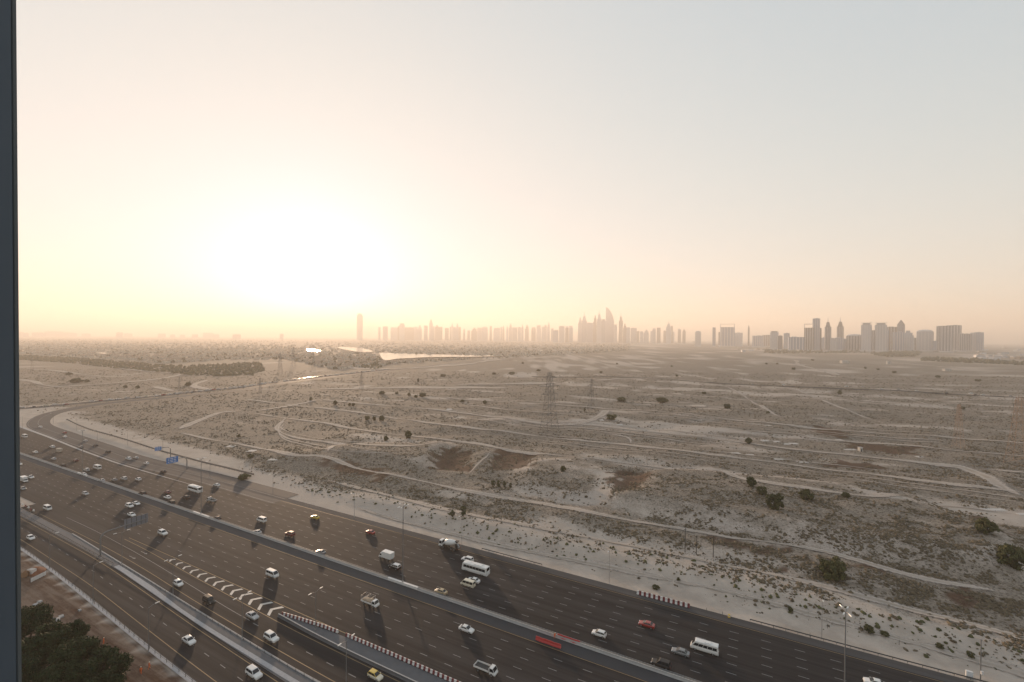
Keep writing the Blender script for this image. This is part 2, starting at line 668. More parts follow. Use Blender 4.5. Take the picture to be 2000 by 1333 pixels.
# lines traced on the ground for the two small roads beside the motorway (s, o)
A_LEFT = [(-640, -48), (-300, -48.6), (-199, -49.2), (-132, -50.6), (-88, -53.2), (-57, -54.9), (0, -57), (60, -58)]
A_DASH = [(-640, -44.2), (-300, -44.6), (-176, -45.2), (-144, -46.2), (-112, -48.0), (-80, -50.0), (-48, -51.7), (0, -53.4), (60, -54.4)]
A_RIGHT = [(-640, -40.4), (-300, -40.8), (-152, -41.9), (-122, -43.5), (-78, -46.2), (-39, -48.0), (0, -49.6), (60, -50.6)]
A_FENCE = [(-640, -51), (-300, -51.4), (-192, -52.0), (-161, -52.8), (-119, -54.8), (-80, -57.0), (-40, -58.6), (0, -59.4), (60, -60)]
B_LEFT = [(-640, -34.5), (-300, -34.6), (-167, -35.6), (-134, -36.5), (-93, -39.0), (-57, -40.5), (-27, -41.4), (0, -41.7), (60, -42)]
B_KERB = [(-640, -36.0), (-300, -36.2), (-190, -36.8), (-140, -38.9), (-86, -41.4), (-44, -43.1), (-30, -43.4), (0, -43.8), (60, -44)]
B_CENT = [(-640, -30.4), (-300, -30.6), (-183, -30.9), (-140, -32.4), (-94, -35.3), (-71, -36.8), (-41, -37.6), (-26, -37.8), (0, -38), (60, -38)]
B_RIGHT = [(-165, -28.6), (-140, -29.4), (-108, -31.2), (-83, -32.1), (-58, -33.3), (-40, -33.6), (-13, -33.8), (60, -34)]


def soz(pts, n=90, s0=-600, s1=60):
    """Resample an (s, o) line evenly in s, smoothed."""
    ss = np.linspace(s0, s1, n)
    a = np.array(pts)
    oo = np.interp(ss, a[:, 0], a[:, 1])
    k = np.ones(5) / 5
    pad = np.concatenate([np.full(2, oo[0]), oo, np.full(2, oo[-1])])
    oo = np.convolve(pad, k, 'valid')
    return list(zip(ss, oo))


def so_between(mb, la, lb, z, n=90, s0=-600, s1=60, da=0.0, db=0.0):
    A = soz(la, n, s0, s1)
    B = soz(lb, n, s0, s1)
    ribbon(mb, [so(s, o + da) for s, o in A], [so(s, o + db) for s, o in B], z)


m_ = MB()
so_between(m_, A_LEFT, A_RIGHT, 0.004, da=-2.6, db=1.0)
road_a = struct(m_.build('service_road', M_ASPH))
m_ = MB()
so_between(m_, B_KERB, [(-600, -30.9), (60, -30.9)], 0.004, s0=-250)
road_b = struct(m_.build('exit_road', M_ASPH))
# slip road
slip_c = smooth_poly(SLIP, 10.0)
m_ = MB()
band(m_, slip_c, 7.5, -8.0, 0.006)
slip = struct(m_.build('slip_road', M_SLIP))
slip_far = smooth_poly(QUEUE, 12)
m_ = MB()
band(m_, slip_far, 8, -6, 0.010)
struct(m_.build('queue_road', M_SLIP))

# paint -----------------------------------------------------------
ZP = 0.016
white, yel = MB(), MB()
DASH, PER = 2.4, 8.0
for o in (4.7, 8.35, 12.0, 15.65, 19.3, 22.95, 26.6):
    s = SSTART + (2 - SSTART) % 8
    while s < SEND:
        if not (s < -215 and o > 19.5):
            strip(white, s - DASH / 2, s + DASH / 2, o - 0.08, o + 0.08, ZP)
        s += PER
for o in (-8.2, -12.0, -15.8, -19.6, -23.4):
    s = SSTART + (2 - SSTART) % 8
    while s < SEND:
        strip(white, s - DASH / 2, s + DASH / 2, o - 0.08, o + 0.08, ZP)
        s += PER
for (o, s0, s1) in ((-4.75, SSTART, SEND), (1.2, SSTART, SEND), (30.4, -150, SEND), (-27.2, -165, SEND)):
    strip(yel, s0, s1, o - 0.09, o + 0.09, ZP)


def so_paint(mb, line, w, s0, s1, z=ZP + 0.004):
    so_between(mb, line, line, z, n=max(8, int((s1 - s0) / 6)), s0=s0, s1=s1, da=-w, db=w)


def so_dashes(mb, line, w, s0, s1, period, dash, z=ZP + 0.004):
    a = np.array(line)
    s = s0
    while s < s1:
        o0, o1 = np.interp([s, s + dash], a[:, 0], a[:, 1])
        mb.add([(*so(s, o0 - w), z), (*so(s + dash, o1 - w), z), (*so(s + dash, o1 + w), z), (*so(s, o0 + w), z)], [(0, 1, 2, 3)])
        s += period


so_paint(yel, A_LEFT, 0.09, -600, 60)
so_paint(yel, A_RIGHT, 0.09, -600, 60)
so_paint(yel, B_LEFT, 0.09, -230, 60)
so_paint(yel, B_RIGHT, 0.09, -165, 60)
so_dashes(white, A_DASH, 0.09, -601, 60, 8.0, 2.4)
so_paint(white, B_CENT, 0.09, -215, -68)
so_dashes(white, B_CENT, 0.10, -66, 60, 8.0, 2.6)
# faint slip road lines
band(white, slip_c, 0.12, -0.12, ZP + 0.006)
band(white, slip_c, 6.6, 6.35, ZP + 0.006)
struct(white.build('white_lane_markings', M_WHITE))
struct(yel.build('yellow_edge_lines', M_YEL))
# chevrons painted on the gore
for i in range(13):
    s = -68.2 - 5.1 * (12 - i)
    ob = float(np.interp(s, [p[0] for p in B_RIGHT], [p[1] for p in B_RIGHT])) + 0.35
    ot = -27.65
    if ot - ob < 0.5:
        continue
    th = 0.9 + 0.35 * i / 12
    om = ob + (ot - ob) * 0.48
    lead = (ot - ob) * 0.40
    m_ = MB()
    zc = ZP + 0.004
    m_.add([(*so(s + lead, ot), zc), (*so(s + lead + th, ot), zc), (*so(s + th, om), zc), (*so(s, om), zc),
            (*so(s + lead + th, ob), zc), (*so(s + lead, ob), zc)], [(0, 3, 2, 1), (3, 5, 4, 2)])
    m_.build('chevron', M_CHEV, road_b)
# lane arrows on the exit road near its start
for (px, py) in ((258, 1089), (281, 1080)):
    s, o = pso(px, py)
    m_ = MB()
    zc = ZP + 0.006
    m_.add([(*so(s - 2.2, o - 0.12), zc), (*so(s + 1.2, o - 0.12), zc), (*so(s + 1.2, o + 0.12), zc), (*so(s - 2.2, o + 0.12), zc),
            (*so(s + 1.2, o - 0.5), zc), (*so(s + 2.6, o), zc), (*so(s + 1.2, o + 0.5), zc)], [(0, 1, 2, 3), (4, 5, 6)])
    m_.build('lane_arrow', M_WHITE, road_b)
# paved strips between the roads
m_ = MB()
so_between(m_, A_RIGHT, B_KERB, 0.05, s0=-600, s1=-143, da=1.2, db=-0.3)
struct(m_.build('paved_island', M_CONC_D))
m_ = MB()
so_between(m_, A_RIGHT, B_KERB, 0.05, s0=-143, s1=60, da=1.0, db=-0.2, n=60)
struct(m_.build('gravel_strip_verge', M_CONC_D))
m_ = MB()
so_between(m_, [(-141, -41.2), (-75, -45.3), (-36, -46.6), (60, -49)], [(-141, -39.7), (-106, -41.6), (-100, -42.8), (-75, -44.2), (-36, -45.4), (60, -47.6)], 0.09, s0=-141, s1=60, n=50)
struct(m_.build('gravel', M_GRAVEL))
m_ = MB()
so_between(m_, A_FENCE, A_FENCE, 0.06, da=-0.5, db=0.55)
struct(m_.build('gravel_verge', M_GRAVEL))
m_ = MB()
so_between(m_, [(-63, -30.9), (-56, -31.4), (-32, -32.3), (60, -32.4)], [(-63, -30.4), (-37, -28.2), (60, -27.6)], 0.05, s0=-62, s1=60, n=40)
struct(m_.build('paved_gore', M_CONC_D))
m_ = MB()
strip(m_, SSTART, SEND, -4.5, -0.05, 0.008)
strip(m_, SSTART, SEND, 0.05, 1.05, 0.008)
struct(m_.build('median_shoulder', mat('shoulder_concrete', (0.031, 0.0325, 0.037), 0.85, var=0.25, scale=0.3)))
m_ = MB()
strip(m_, SSTART, SEND, 30.9, 34.4, 0.008)
struct(m_.build('hard_shoulder', M_ASPH2))
# sandy wedge between motorway and slip road
m_ = MB()
so_between(m_, [(-600, 36), (-528, 34.0), (-439, 29.4), (-370, 24.6), (-302, 21.4), (-237, 21.6), (-215, 22)], [(-600, 40), (-528, 36.2), (-439, 31.2), (-370, 26.0), (-302, 22.4), (-237, 22.2), (-215, 22.2)], 0.03, s0=-600, s1=-216, n=50)
struct(m_.build('kerbed_island', M_CONC))

# ------------------------------------------------------------------ dirt tracks
def track_mat():
    m, nt, b = new_mat('track_sand')
    b.inputs['Roughness'].default_value = 0.95
    b.inputs['Specular IOR Level'].default_value = 0.1
    geo = N(nt, 'ShaderNodeNewGeometry')
    n2 = noise_out(nt, geo.outputs['Position'], 0.12, 5, 0.65)
    n3 = noise_out(nt, geo.outputs['Position'], 0.8, 4, 0.65)
    c = mixc(nt, ramp(nt, n2, (0.3, 0.7)), (0.38, 0.325, 0.28), (0.49, 0.43, 0.378))
    uv = attr(nt, 'edge')
    c = mixc(nt, mth(nt, 'MULTIPLY', mth(nt, 'MULTIPLY', ramp(nt, uv, (0.62, 0.95)), ramp(nt, n2, (0.3, 0.6))), 0.75), c, (0.23, 0.195, 0.155))
    nt.links.new(c, b.inputs['Base Color'])
    al = ramp(nt, mth(nt, 'SUBTRACT', uv, mth(nt, 'ADD', mth(nt, 'MULTIPLY', n3, 0.7), mth(nt, 'MULTIPLY', n2, 0.45))), (-0.22, 0.18))
    tr = N(nt, 'ShaderNodeBsdfTransparent')
    mx = N(nt, 'ShaderNodeMixShader')
    nt.links.new(al, mx.inputs[0])
    nt.links.new(tr.outputs[0], mx.inputs[1])
    nt.links.new(b.outputs[0], mx.inputs[2])
    nt.links.new(mx.outputs[0], nt.nodes['Material Output'].inputs['Surface'])
    return m


M_TRACK = track_mat()


def track(pts_px, w, name='dirt_track', line=None):
    line = line or smooth_poly([gp(*p)[:2] for p in pts_px], 3.0 if w < 9 else 6.0)
    vs_, ed, fs = [], [], []
    offs = (-1, -0.5, 0, 0.5, 1)
    cols = []
    ph_ = rng.uniform(0, 6)
    for k in offs:
        j = [w * 0.62 * k * (1 + 0.45 * math.sin(i * 0.11 + ph_) + 0.3 * math.sin(i * 0.37 + k + ph_) + 0.25 * (rng.random() - 0.5)) + w * 0.25 * math.sin(i * 0.07 + 2 * ph_) for i in range(len(line))]
        cols.append(offset_line(line, j))
    n = len(line)
    for i in range(n):
        for k, c in zip(offs, cols):
            x, y = c[i]
            vs_.append((x, y, zmesh(x, y) + 0.16 + 0.0006 * y))
            ed.append((1 - abs(k)) * min(1.0, (min(i, n - 1 - i) + 0.5) / (1 + 14.0 / max(1.0, math.dist(line[0], line[1])))))
    for i in range(n - 1):
        for k in range(4):
            a = i * 5 + k
            fs.append((a, a + 1, a + 6, a + 5))
    me = bpy.data.meshes.new(name)
    me.from_pydata(vs_, [], fs)
    at = me.attributes.new('edge', 'FLOAT', 'POINT')
    at.data.foreach_set('value', ed)
    me.polygons.foreach_set('use_smooth', [True] * len(me.polygons))
    me.materials.append(M_TRACK)
    return struct(link(name, me))


TRACKS = [
    ([(347, 843), (411, 858), (463, 867), (512, 878), (573, 891), (633, 895), (707, 919), (775, 929), (850, 945), (925, 960), (1012, 976),
      (1150, 1000), (1280, 1027), (1400, 1048), (1580, 1076), (1670, 1097), (1790, 1130), (1940, 1157), (2060, 1176)], 4.6),
    ([(482, 806), (562, 819), (650, 830), (750, 846), (812, 853), (925, 867), (975, 877), (1075, 890), (1175, 899), (1275, 912), (1400, 927),
      (1460, 938), (1580, 954), (1700, 972), (1775, 981), (1910, 997), (2060, 1020)], 4.6),
    ([(562, 819), (545, 835), (560, 849), (600, 859), (650, 867), (720, 872), (800, 873), (850, 867), (890, 863)], 4.0),
    ([(668, 864), (650, 878), (630, 893)], 6.5),
    ([(475, 780), (575, 792), (712, 809), (800, 821), (900, 833), (1025, 849), (1150, 864), (1225, 871), (1400, 890), (1550, 908), (1700, 926),
      (1850, 945), (2060, 972)], 4.4),
    ([(625, 780), (725, 790), (812, 797), (900, 808), (1025, 824), (1085, 831), (1125, 830), (1200, 837), (1275, 845), (1400, 859), (1490, 870),
      (1580, 880), (1670, 889), (1790, 902), (1880, 912), (1934, 932), (1970, 956), (2050, 990)], 5.2),
    ([(1880, 912), (2000, 923), (2060, 927)], 5.0),
    ([(860, 775), (1000, 787), (1095, 792), (1187, 799), (1275, 803), (1400, 817), (1550, 833), (1700, 846), (1880, 857), (2060, 872)], 4.5),
    ([(900, 792), (1025, 804), (1162, 812)], 3.5),
    ([(1185, 801), (1175, 812), (1145, 825), (1087, 834)], 6.0),
    ([(1400, 840), (1550, 848), (1595, 857), (1700, 866), (1787, 871), (1880, 882), (2060, 896)], 3.6),
    ([(1165, 845), (1222, 855), (1227, 871)], 6.0),
    ([(966, 878), (935, 905), (895, 940)], 2.2),
    ([(347, 843), (374, 830), (400, 819), (437, 806), (482, 806)], 5.0),
    ([(482, 806), (575, 791), (625, 780)], 5.0),
    ([(430, 802), (475, 806)], 8.0),
    ([(32, 742), (65, 746), (100, 754), (137, 755), (207, 750)], 7.0),
    ([(32, 764), (120, 756), (207, 750), (275, 744), (332, 737), (345, 730), (250, 722), (160, 711)], 7.0),
    ([(50, 721), (112, 725), (170, 734), (237, 737)], 6.0),
    ([(275, 759), (300, 757), (332, 765)], 6.0),
    ([(412, 742), (385, 752), (388, 757), (415, 762)], 7.0),
    ([(600, 763), (760, 758), (900, 757), (1000, 757)], 16.0),
    ([(880, 752), (1000, 750), (1100, 748)], 12.0),
    ([(1160, 745), (1200, 742), (1290, 740), (1400, 748)], 9.0),
    ([(1400, 750), (1418, 757), (1450, 772), (1502, 806), (1530, 815)], 3.0),
    ([(1535, 759), (1556, 763), (1620, 787), (1715, 825), (1760, 832)], 3.0),
    ([(1730, 768), (1754, 775), (1800, 788), (1835, 800), (1900, 808)], 3.0),
    ([(1400, 706), (1550, 704), (1690, 706), (1800, 714), (1890, 722), (2030, 727)], 14.0),
    ([(1550, 704), (1570, 716), (1640, 734)], 10.0),
    ([(640, 716), (760, 722), (900, 712), (1000, 702), (1100, 698)], 18.0),
    ([(1320, 791), (1360, 792), (1400, 797)], 16.0),
]
def widen(w, pts):
    y = np.mean([pix(*p)[1] for p in pts])
    return w * float(np.interp(y, [180, 260, 420, 700, 1500], [0.95, 1.25, 1.9, 2.2, 2.6]))


extra = []
for k_, (p, w) in enumerate(TRACKS):
    if k_ not in (0, 1) and len(p) >= 9 and p[0][1] > 770 and max(q[1] for q in p) > 860:
        for dy_, fr_ in ((7.0, 0.35), (-6.0, 0.3), (12.0, 0.28)):
            a_ = (k_ * 3) % max(1, len(p) - 6)
            extra.append(([(q[0], q[1] + dy_ * (q[1] - 660) / 200.0) for q in p[a_:a_ + 8]], w * fr_))
TRACKS = [(p, widen(w, p)) for p, w in TRACKS + extra]
for pts_, w_ in TRACKS:
    track(pts_, w_)
for o_, w_, s0_ in ((62, 5.0, -165), (44, 4.0, -120)):
    track(None, w_, line=smooth_poly([so(s_, o_ + 2.0 * math.sin(s_ / 37.0)) for s_ in range(s0_, 175, 20)], 3.0))

for d_, ln_ in ((-14.0, slip_c[len(slip_c) // 3:]), (13.0, slip_far)):
    track(None, 11.0, 'sandy_shoulder', line=offset_line(ln_, d_))

# far road on the right
fr = smooth_poly([pix(*p) for p in [(1040, 735), (1150, 738), (1275, 742), (1400, 752), (1535, 759), (1640, 764), (1760, 768), (2000, 782), (2080, 787)]], 15)
vs_ = []
for p in zip(offset_line(fr, 6), offset_line(fr, -6)):
    for q in p:
        vs_.append((q[0], q[1], zmesh(*q) + 0.5))
m_ = MB()
m_.add(vs_, [(2 * i, 2 * i + 1, 2 * i + 3, 2 * i + 2) for i in range(len(fr) - 1)])
far_r = struct(m_.build('desert_road', M_ASPH))
# ------------------------------------------------------------------ words for labels
ORD = ['first', 'second', 'third', 'fourth', 'fifth', 'sixth', 'seventh', 'eighth', 'ninth', 'tenth', 'eleventh', 'twelfth', 'thirteenth',
       'fourteenth', 'fifteenth', 'sixteenth', 'seventeenth', 'eighteenth', 'nineteenth']
TENS = {2: 'twenty', 3: 'thirty', 4: 'forty', 5: 'fifty', 6: 'sixty', 7: 'seventy'}


def ordinal(i):
    """i counts from 0."""
    n = i + 1
    if n < 20:
        return ORD[n - 1]
    t, u = divmod(n, 10)
    return TENS[t][:-1] + 'ieth' if u == 0 else TENS[t] + '-' + ORD[u - 1]


# ------------------------------------------------------------------ window frame beside the camera
M_FRAME = mat('frame_aluminium', (0.060, 0.079, 0.103), 0.7, var=0.1, scale=6)
M_GASKET = mat('frame_gasket', (0.09, 0.10, 0.105), 0.9, var=0.1, scale=6)


def cam_pt(px, py, depth):
    d = CAMROT @ Vector(((px - IMW / 2) / FPX, -(py - IMH / 2) / FPX, -1.0))
    t = depth / d.y
    return Vector((d.x * t, d.y * t, CAMH + d.z * t))


ft, fb = cam_pt(19, -250, 0.9), cam_pt(34, 1583, 0.9)
wf = empty('window_frame', (ft.x, 0.9, CAMH - 1))
tag(wf, 'dark blue-grey upright window frame filling the left edge', 'window frame')
m_ = MB()
o0 = Vector((ft.x, 0.9, CAMH - 1))
m_.hexa([fb - o0 + Vector((-0.30, 0, 0)), fb - o0, fb - o0 + Vector((-0.0, 0.06, 0)), fb - o0 + Vector((-0.3, 0.06, 0))],
        [ft - o0 + Vector((-0.30, 0, 0)), ft - o0, ft - o0 + Vector((-0.0, 0.06, 0)), ft - o0 + Vector((-0.3, 0.06, 0))])
# the reveal turns back a little so that only a thin edge of it shows
m_.v[2] = tuple(Vector(m_.v[2]) + Vector((-0.062, 0, 0)))
m_.v[6] = tuple(Vector(m_.v[6]) + Vector((-0.062, 0, 0)))
m_.build('mullion', M_FRAME, wf)
m_ = MB()
for p, q in ((fb, ft),):
    m_.hexa([p - o0 + Vector((-0.003, 0.002, 0)), p - o0 + Vector((0.002, 0.002, 0)), p - o0 + Vector((0.002, 0.008, 0)), p - o0 + Vector((-0.003, 0.008, 0))],
            [q - o0 + Vector((-0.003, 0.002, 0)), q - o0 + Vector((0.002, 0.002, 0)), q - o0 + Vector((0.002, 0.008, 0)), q - o0 + Vector((-0.003, 0.008, 0))])
m_.build('gasket', M_GASKET, wf)

# ------------------------------------------------------------------ barriers, rails and fences
M_STEEL = mat('galvanised_steel', (0.30, 0.31, 0.32), 0.5, 0.6, var=0.15)
M_DSTEEL = mat('dark_steel', (0.09, 0.09, 0.09), 0.6, 0.3, var=0.2)
M_POLE = mat('lamp_pole_grey', (0.20, 0.20, 0.20), 0.55, 0.4, var=0.15)
M_LUM = mat('luminaire_shell', (0.62, 0.62, 0.60), 0.4, 0.2, var=0.1)
M_RED = mat('barrier_red', (0.15, 0.028, 0.032), 0.5, var=0.25, scale=2)
M_BWHITE = mat('barrier_white', (0.62, 0.60, 0.58), 0.5, var=0.15, scale=2)
M_ORANGE = mat('hivis_orange', (0.62, 0.13, 0.03), 0.8, var=0.15)
M_SIGN = mat('sign_blue', (0.025, 0.16, 0.46), 0.45, var=0.06)
M_SIGNW = mat('sign_white', (0.62, 0.63, 0.65), 0.5, var=0.05)
M_SIGNB = mat('sign_back_alu', (0.20, 0.215, 0.25), 0.5, 0.3, var=0.15)
M_WOOD = mat('weathered_wood', (0.06, 0.05, 0.04), 0.9, var=0.2)


def profile_run(mb, line, prof, mi=0):
    """Sweep a closed (offset, z) profile along a line of (x, y)."""
    n = len(prof)
    rows = [offset_line(line, p[0]) for p in prof]
    vs_ = []
    for i in range(len(line)):
        for k in range(n):
            vs_.append((rows[k][i][0], rows[k][i][1], prof[k][1]))
    fs = []
    for i in range(len(line) - 1):
        for k in range(n):
            a, b_ = i * n + k, i * n + (k + 1) % n
            fs.append((a, b_, b_ + n, a + n))
    fs.append(tuple(range(n - 1, -1, -1)))
    fs.append(tuple((len(line) - 1) * n + k for k in range(n)))
    mb.add(vs_, fs, mi)


JERSEY = [(-0.34, 0.01), (-0.34, 0.10), (-0.19, 0.30), (-0.12, 0.80), (0.12, 0.80), (0.19, 0.30), (0.34, 0.10), (0.34, 0.01)]
mbar = empty('median_barrier', (*so(-100, 0), 0))
tag(mbar, 'long concrete barrier down the middle of the motorway', 'barrier')


def local(mb, o):
    mb.v = [(p[0] - o.location.x, p[1] - o.location.y, p[2] - o.location.z) for p in mb.v]
    return mb


seg_mesh = {}
for k in range(-53, 15):
    s0 = k * 12.0
    if 'j' not in seg_mesh:
        m_ = MB()
        profile_run(m_, [(-5.99, 0), (5.99, 0)], JERSEY)
        seg_mesh['j'] = m_.mesh('barrier_segment', M_CONC)
    x, y = so(s0 + 6, 0)
    o = link('segment', seg_mesh['j'], mbar, (x - mbar.location.x, y - mbar.location.y, 0), RANG)
m_ = MB()
profile_run(m_, [so(SSTART, 0.62), so(SEND, 0.62)], [(-0.03, 0.56), (-0.03, 0.84), (0.03, 0.84), (0.03, 0.56)])
local(m_, mbar).build('guard_rail', M_STEEL, mbar)
for s0 in (-290, -164, -42, 80):
    m_ = MB()
    x, y = so(s0, 0)
    m_.box((0, 0, 0.47), (13.0, 0.62, 0.90))
    o = m_.build('plinth', M_BWHITE, mbar)
    o.location = (x - mbar.location.x, y - mbar.location.y, 0)
    o.rotation_euler = (0, 0, RANG)


def rail(name, label, line_so, s0, s1, step, post_h, rails, mat_r, mat_p, cat='fence', post_w=0.09):
    """Posts as parts plus horizontal rails following an (s, o) line."""
    pts = soz(line_so, max(6, int((s1 - s0) / step) + 1), s0, s1)
    base = so(*pts[0])
    t = empty(name, (base[0], base[1], 0))
    tag(t, label, cat)
    me = MB().box((0, 0, post_h / 2), (post_w, post_w, post_h)).mesh('post', mat_p)
    line = [so(*p) for p in pts]
    for p in line:
        link('post', me, t, (p[0] - base[0], p[1] - base[1], 0.0), RANG)
    for (z, hgt, thick) in rails:
        m_ = MB()
        profile_run(m_, line, [(-thick, z - hgt / 2), (-thick, z + hgt / 2), (thick, z + hgt / 2), (thick, z - hgt / 2)])
        local(m_, t).build('rail', mat_r, t)
    return t


rail('guard_rail', 'metal guard rail on posts along the right edge of the motorway', [(40, 34.6), (170, 34.6)], 62, 168, 3.0, 0.75, [(0.6, 0.3, 0.04)], M_DSTEEL, M_DSTEEL, 'guard rail')
rail('guard_rail', 'short metal guard rail beside the shoulder past the concrete mixer', [(-32, 34.6), (-8, 34.6)], -32, -6, 3.0, 0.75, [(0.6, 0.3, 0.04)], M_DSTEEL, M_DSTEEL, 'guard rail')
rail('roadside_fence', 'thin post fence along the pale verge of the service road', A_FENCE, -330, 30, 3.2, 1.15, [(1.08, 0.07, 0.025), (0.6, 0.05, 0.02)], M_DSTEEL, M_DSTEEL)
rail('roadside_fence', 'low post fence along the kerb of the exit road', [(-145, -39.4), (-106, -41.0), (-86, -41.9), (-44, -43.6), (60, -44.2)], -145, 30, 3.2, 0.85,
     [(0.78, 0.10, 0.03)], M_STEEL, M_DSTEEL)
rail('roadside_fence', 'dark post fence between the paved island and service road', [(-600, -39.2), (-250, -39.4), (-145, -40.8)], -330, -143, 4.0, 0.85,
     [(0.78, 0.22, 0.03)], M_DSTEEL, M_DSTEEL)
# dark fence along the slip road
fl = [pso(*p) for p in [(131, 822), (150, 832), (178, 843), (215, 853), (252, 864), (315, 885), (357, 896), (400, 908), (440, 917), (471, 925), (496, 931)]]
rail('slip_road_fence', 'long dark fence curving beside the slip road above the blue signs', sorted(fl), min(p[0] for p in fl), max(p[0] for p in fl), 5.0, 1.9,
     [(1.75, 0.28, 0.05), (1.15, 0.7, 0.04)], M_DSTEEL, M_DSTEEL)
# kerb of the exit road, concrete wall of the gore
kb = empty('exit_road_kerb', (*so(-80, -41.5), 0))
tag(kb, 'pale concrete kerb along the near side of the exit road', 'kerb')
m_ = MB()
profile_run(m_, [so(*p) for p in soz(B_KERB, 60, -190, 60)], [(-0.18, 0.0), (-0.18, 0.17), (0.18, 0.17), (0.18, 0.0)])
local(m_, kb).build('kerb_run', M_CONC, kb)
gw = empty('gore_wall', (*so(-40, -32), 0))
tag(gw, 'grey concrete wall between the exit road and the paved gore', 'wall')
GWL = [(-62.5, -31.2), (-56, -31.7), (-47, -32.2), (-32, -32.6), (60, -32.7)]
m_ = MB()
profile_run(m_, [so(*p) for p in soz(GWL, 40, -62.5, 60)], JERSEY)
local(m_, gw).build('wall_run', M_CONC_D, gw)
m_ = MB()
profile_run(m_, [so(*p) for p in soz(GWL, 40, -62.5, 60)], [(-0.14, 0.804), (-0.14, 0.88), (0.14, 0.88), (0.14, 0.804)])
local(m_, gw).build('coping', M_CONC, gw)

# red and white road blocks
blk = {}
for nm, mm in (('r', M_RED), ('w', M_BWHITE)):
    m_ = MB()
    profile_run(m_, [(-0.34, 0), (0.34, 0)], [(-0.26, 0.02), (-0.26, 0.18), (-0.12, 0.45), (-0.10, 0.88), (0.10, 0.88), (0.12, 0.45), (0.26, 0.18), (0.26, 0.02)])
    blk[nm] = m_.mesh('road_block', mm)
RWL = [(-63, -30.4), (-55, -29.4), (-46, -28.4), (-37, -27.95), (-20, -27.7), (20, -27.6)]
RWs = np.array(RWL)
s, i = -62.0, 0
while s < 6:
    if not (-41 < s < -38):
        o = float(np.interp(s, RWs[:, 0], RWs[:, 1]))
        o2 = float(np.interp(s + 0.5, RWs[:, 0], RWs[:, 1]))
        c = 'rw'[i % 2]
        b_ = link('road_block', blk[c], None, (*so(s, o), 0.05), RANG + math.atan2(o2 - o, 0.5))
        tag(b_, ('dark red' if c == 'r' else 'white') + ' road block beside the chevron gore, %s %s one from the left' % (ordinal(i // 2), 'red' if c == 'r' else 'white'), 'road block', 'red and white blocks beside the gore')
    s += 0.72
    i += 1
p0, p1 = pso(1246, 1161), pso(1345, 1187)
for i in range(22):
    t = i / 21
    c = 'wr'[i % 2]
    b_ = link('road_block', blk[c], None, (*so(p0[0] + (p1[0] - p0[0]) * t, p0[1] + (p1[1] - p0[1]) * t), 0.02), RANG)
    b_.scale = (1, 1.2, 1.4)
    tag(b_, ('dark red' if c == 'r' else 'white') + ' road block in the far shoulder row, %s %s one from the left' % (ordinal(i // 2), 'red' if c == 'r' else 'white'), 'road block', 'blocks on the far shoulder')
for i, (px, py) in enumerate([(38, 985), (44, 987), (50, 990), (56, 993), (60, 997), (66, 999)]):
    b_ = link('road_block', blk['rw'[i % 2]], None, (*pix(px, py), 0.06), RANG)
    b_.scale = (1.9, 1, 1)
    tag(b_, ('dark red' if i % 2 == 0 else 'white') + ' road block at the paved island end, %s of its colour from the left' % ordinal(i // 2), 'road block', 'blocks at the island end')
# long red plastic barriers by the median
m_ = MB()
profile_run(m_, [(-0.98, 0), (0.98, 0)], [(-0.28, 0.02), (-0.28, 0.25), (-0.12, 0.5), (-0.09, 1.0), (0.09, 1.0), (0.12, 0.5), (0.28, 0.25), (0.28, 0.02)])
m_.box((0, 0, 1.04), (1.3, 0.10, 0.07))
redb = m_.mesh('water_barrier', mat('plastic_red', (0.42, 0.038, 0.036), 0.45, var=0.15, scale=2))
for row, (qa, qb, n) in enumerate((((1047, 1250), (1095, 1267), 4), ((1090, 1246), (1131, 1260), 4))):
    a_, c_ = pso(*qa), pso(*qb)
    for i in range(n):
        t = (i + 0.5) / n
        b_ = link('water_barrier', redb, None, (*so(a_[0] + (c_[0] - a_[0]) * t, a_[1] + (c_[1] - a_[1]) * t), 0.02), RANG + (0.06 if i % 2 else -0.05))
        b_.scale = (1, 1, 1.05)
        tag(b_, 'red plastic barrier, %s from the left in the %s row by the median' % (ordinal(i), 'nearer' if row == 0 else 'farther'), 'barrier', 'red barriers at the median')

# ------------------------------------------------------------------ street lamps
def lamp_meshes(h, r0, arms):
    m_ = MB()
    m_.tube((0, 0, 0.4), (0, 0, h), r0, r0 * 0.5, 8)
    pole = m_.mesh('pole', M_POLE)
    m_ = MB()
    m_.tube((0, 0, 0.0), (0, 0, 0.45), r0 * 1.8, r0 * 1.5, 8)
    base = m_.mesh('base', M_CONC)
    out = [('base', base, (0, 0, 0), 0, None), ('pole', pole, (0, 0, 0), 0, None)]
    for (ang, ln) in arms:
        m_ = MB()
        m_.tube((0, 0, h - 0.25), (ln * 0.5, 0, h + 0.12), r0 * 0.45, r0 * 0.4, 6)
        m_.tube((ln * 0.5, 0, h + 0.12), (ln, 0, h + 0.22), r0 * 0.4, r0 * 0.35, 6)
        arm = m_.mesh('arm', M_POLE)
        m_ = MB()
        m_.hexa([(ln - 0.2, -0.16, h + 0.16), (ln + 0.85, -0.13, h + 0.20), (ln + 0.85, 0.13, h + 0.20), (ln - 0.2, 0.16, h + 0.16)],
                [(ln - 0.15, -0.12, h + 0.32), (ln + 0.8, -0.08, h + 0.30), (ln + 0.8, 0.08, h + 0.30), (ln - 0.15, 0.12, h + 0.32)])
        lum = m_.mesh('luminaire', M_LUM)
        out += [('arm', arm, (0, 0, 0), ang, lum)]
    return out


def place_lamp(parts, x, y, z, rz, label, group):
    t = empty('street_lamp', (x, y, z), rz)
    tag(t, label, 'street lamp', group)
    for nm, me, loc, a, sub in parts:
        p_ = link(nm, me, t, loc, a)
        if sub:
            link('luminaire', sub, p_)
    return t


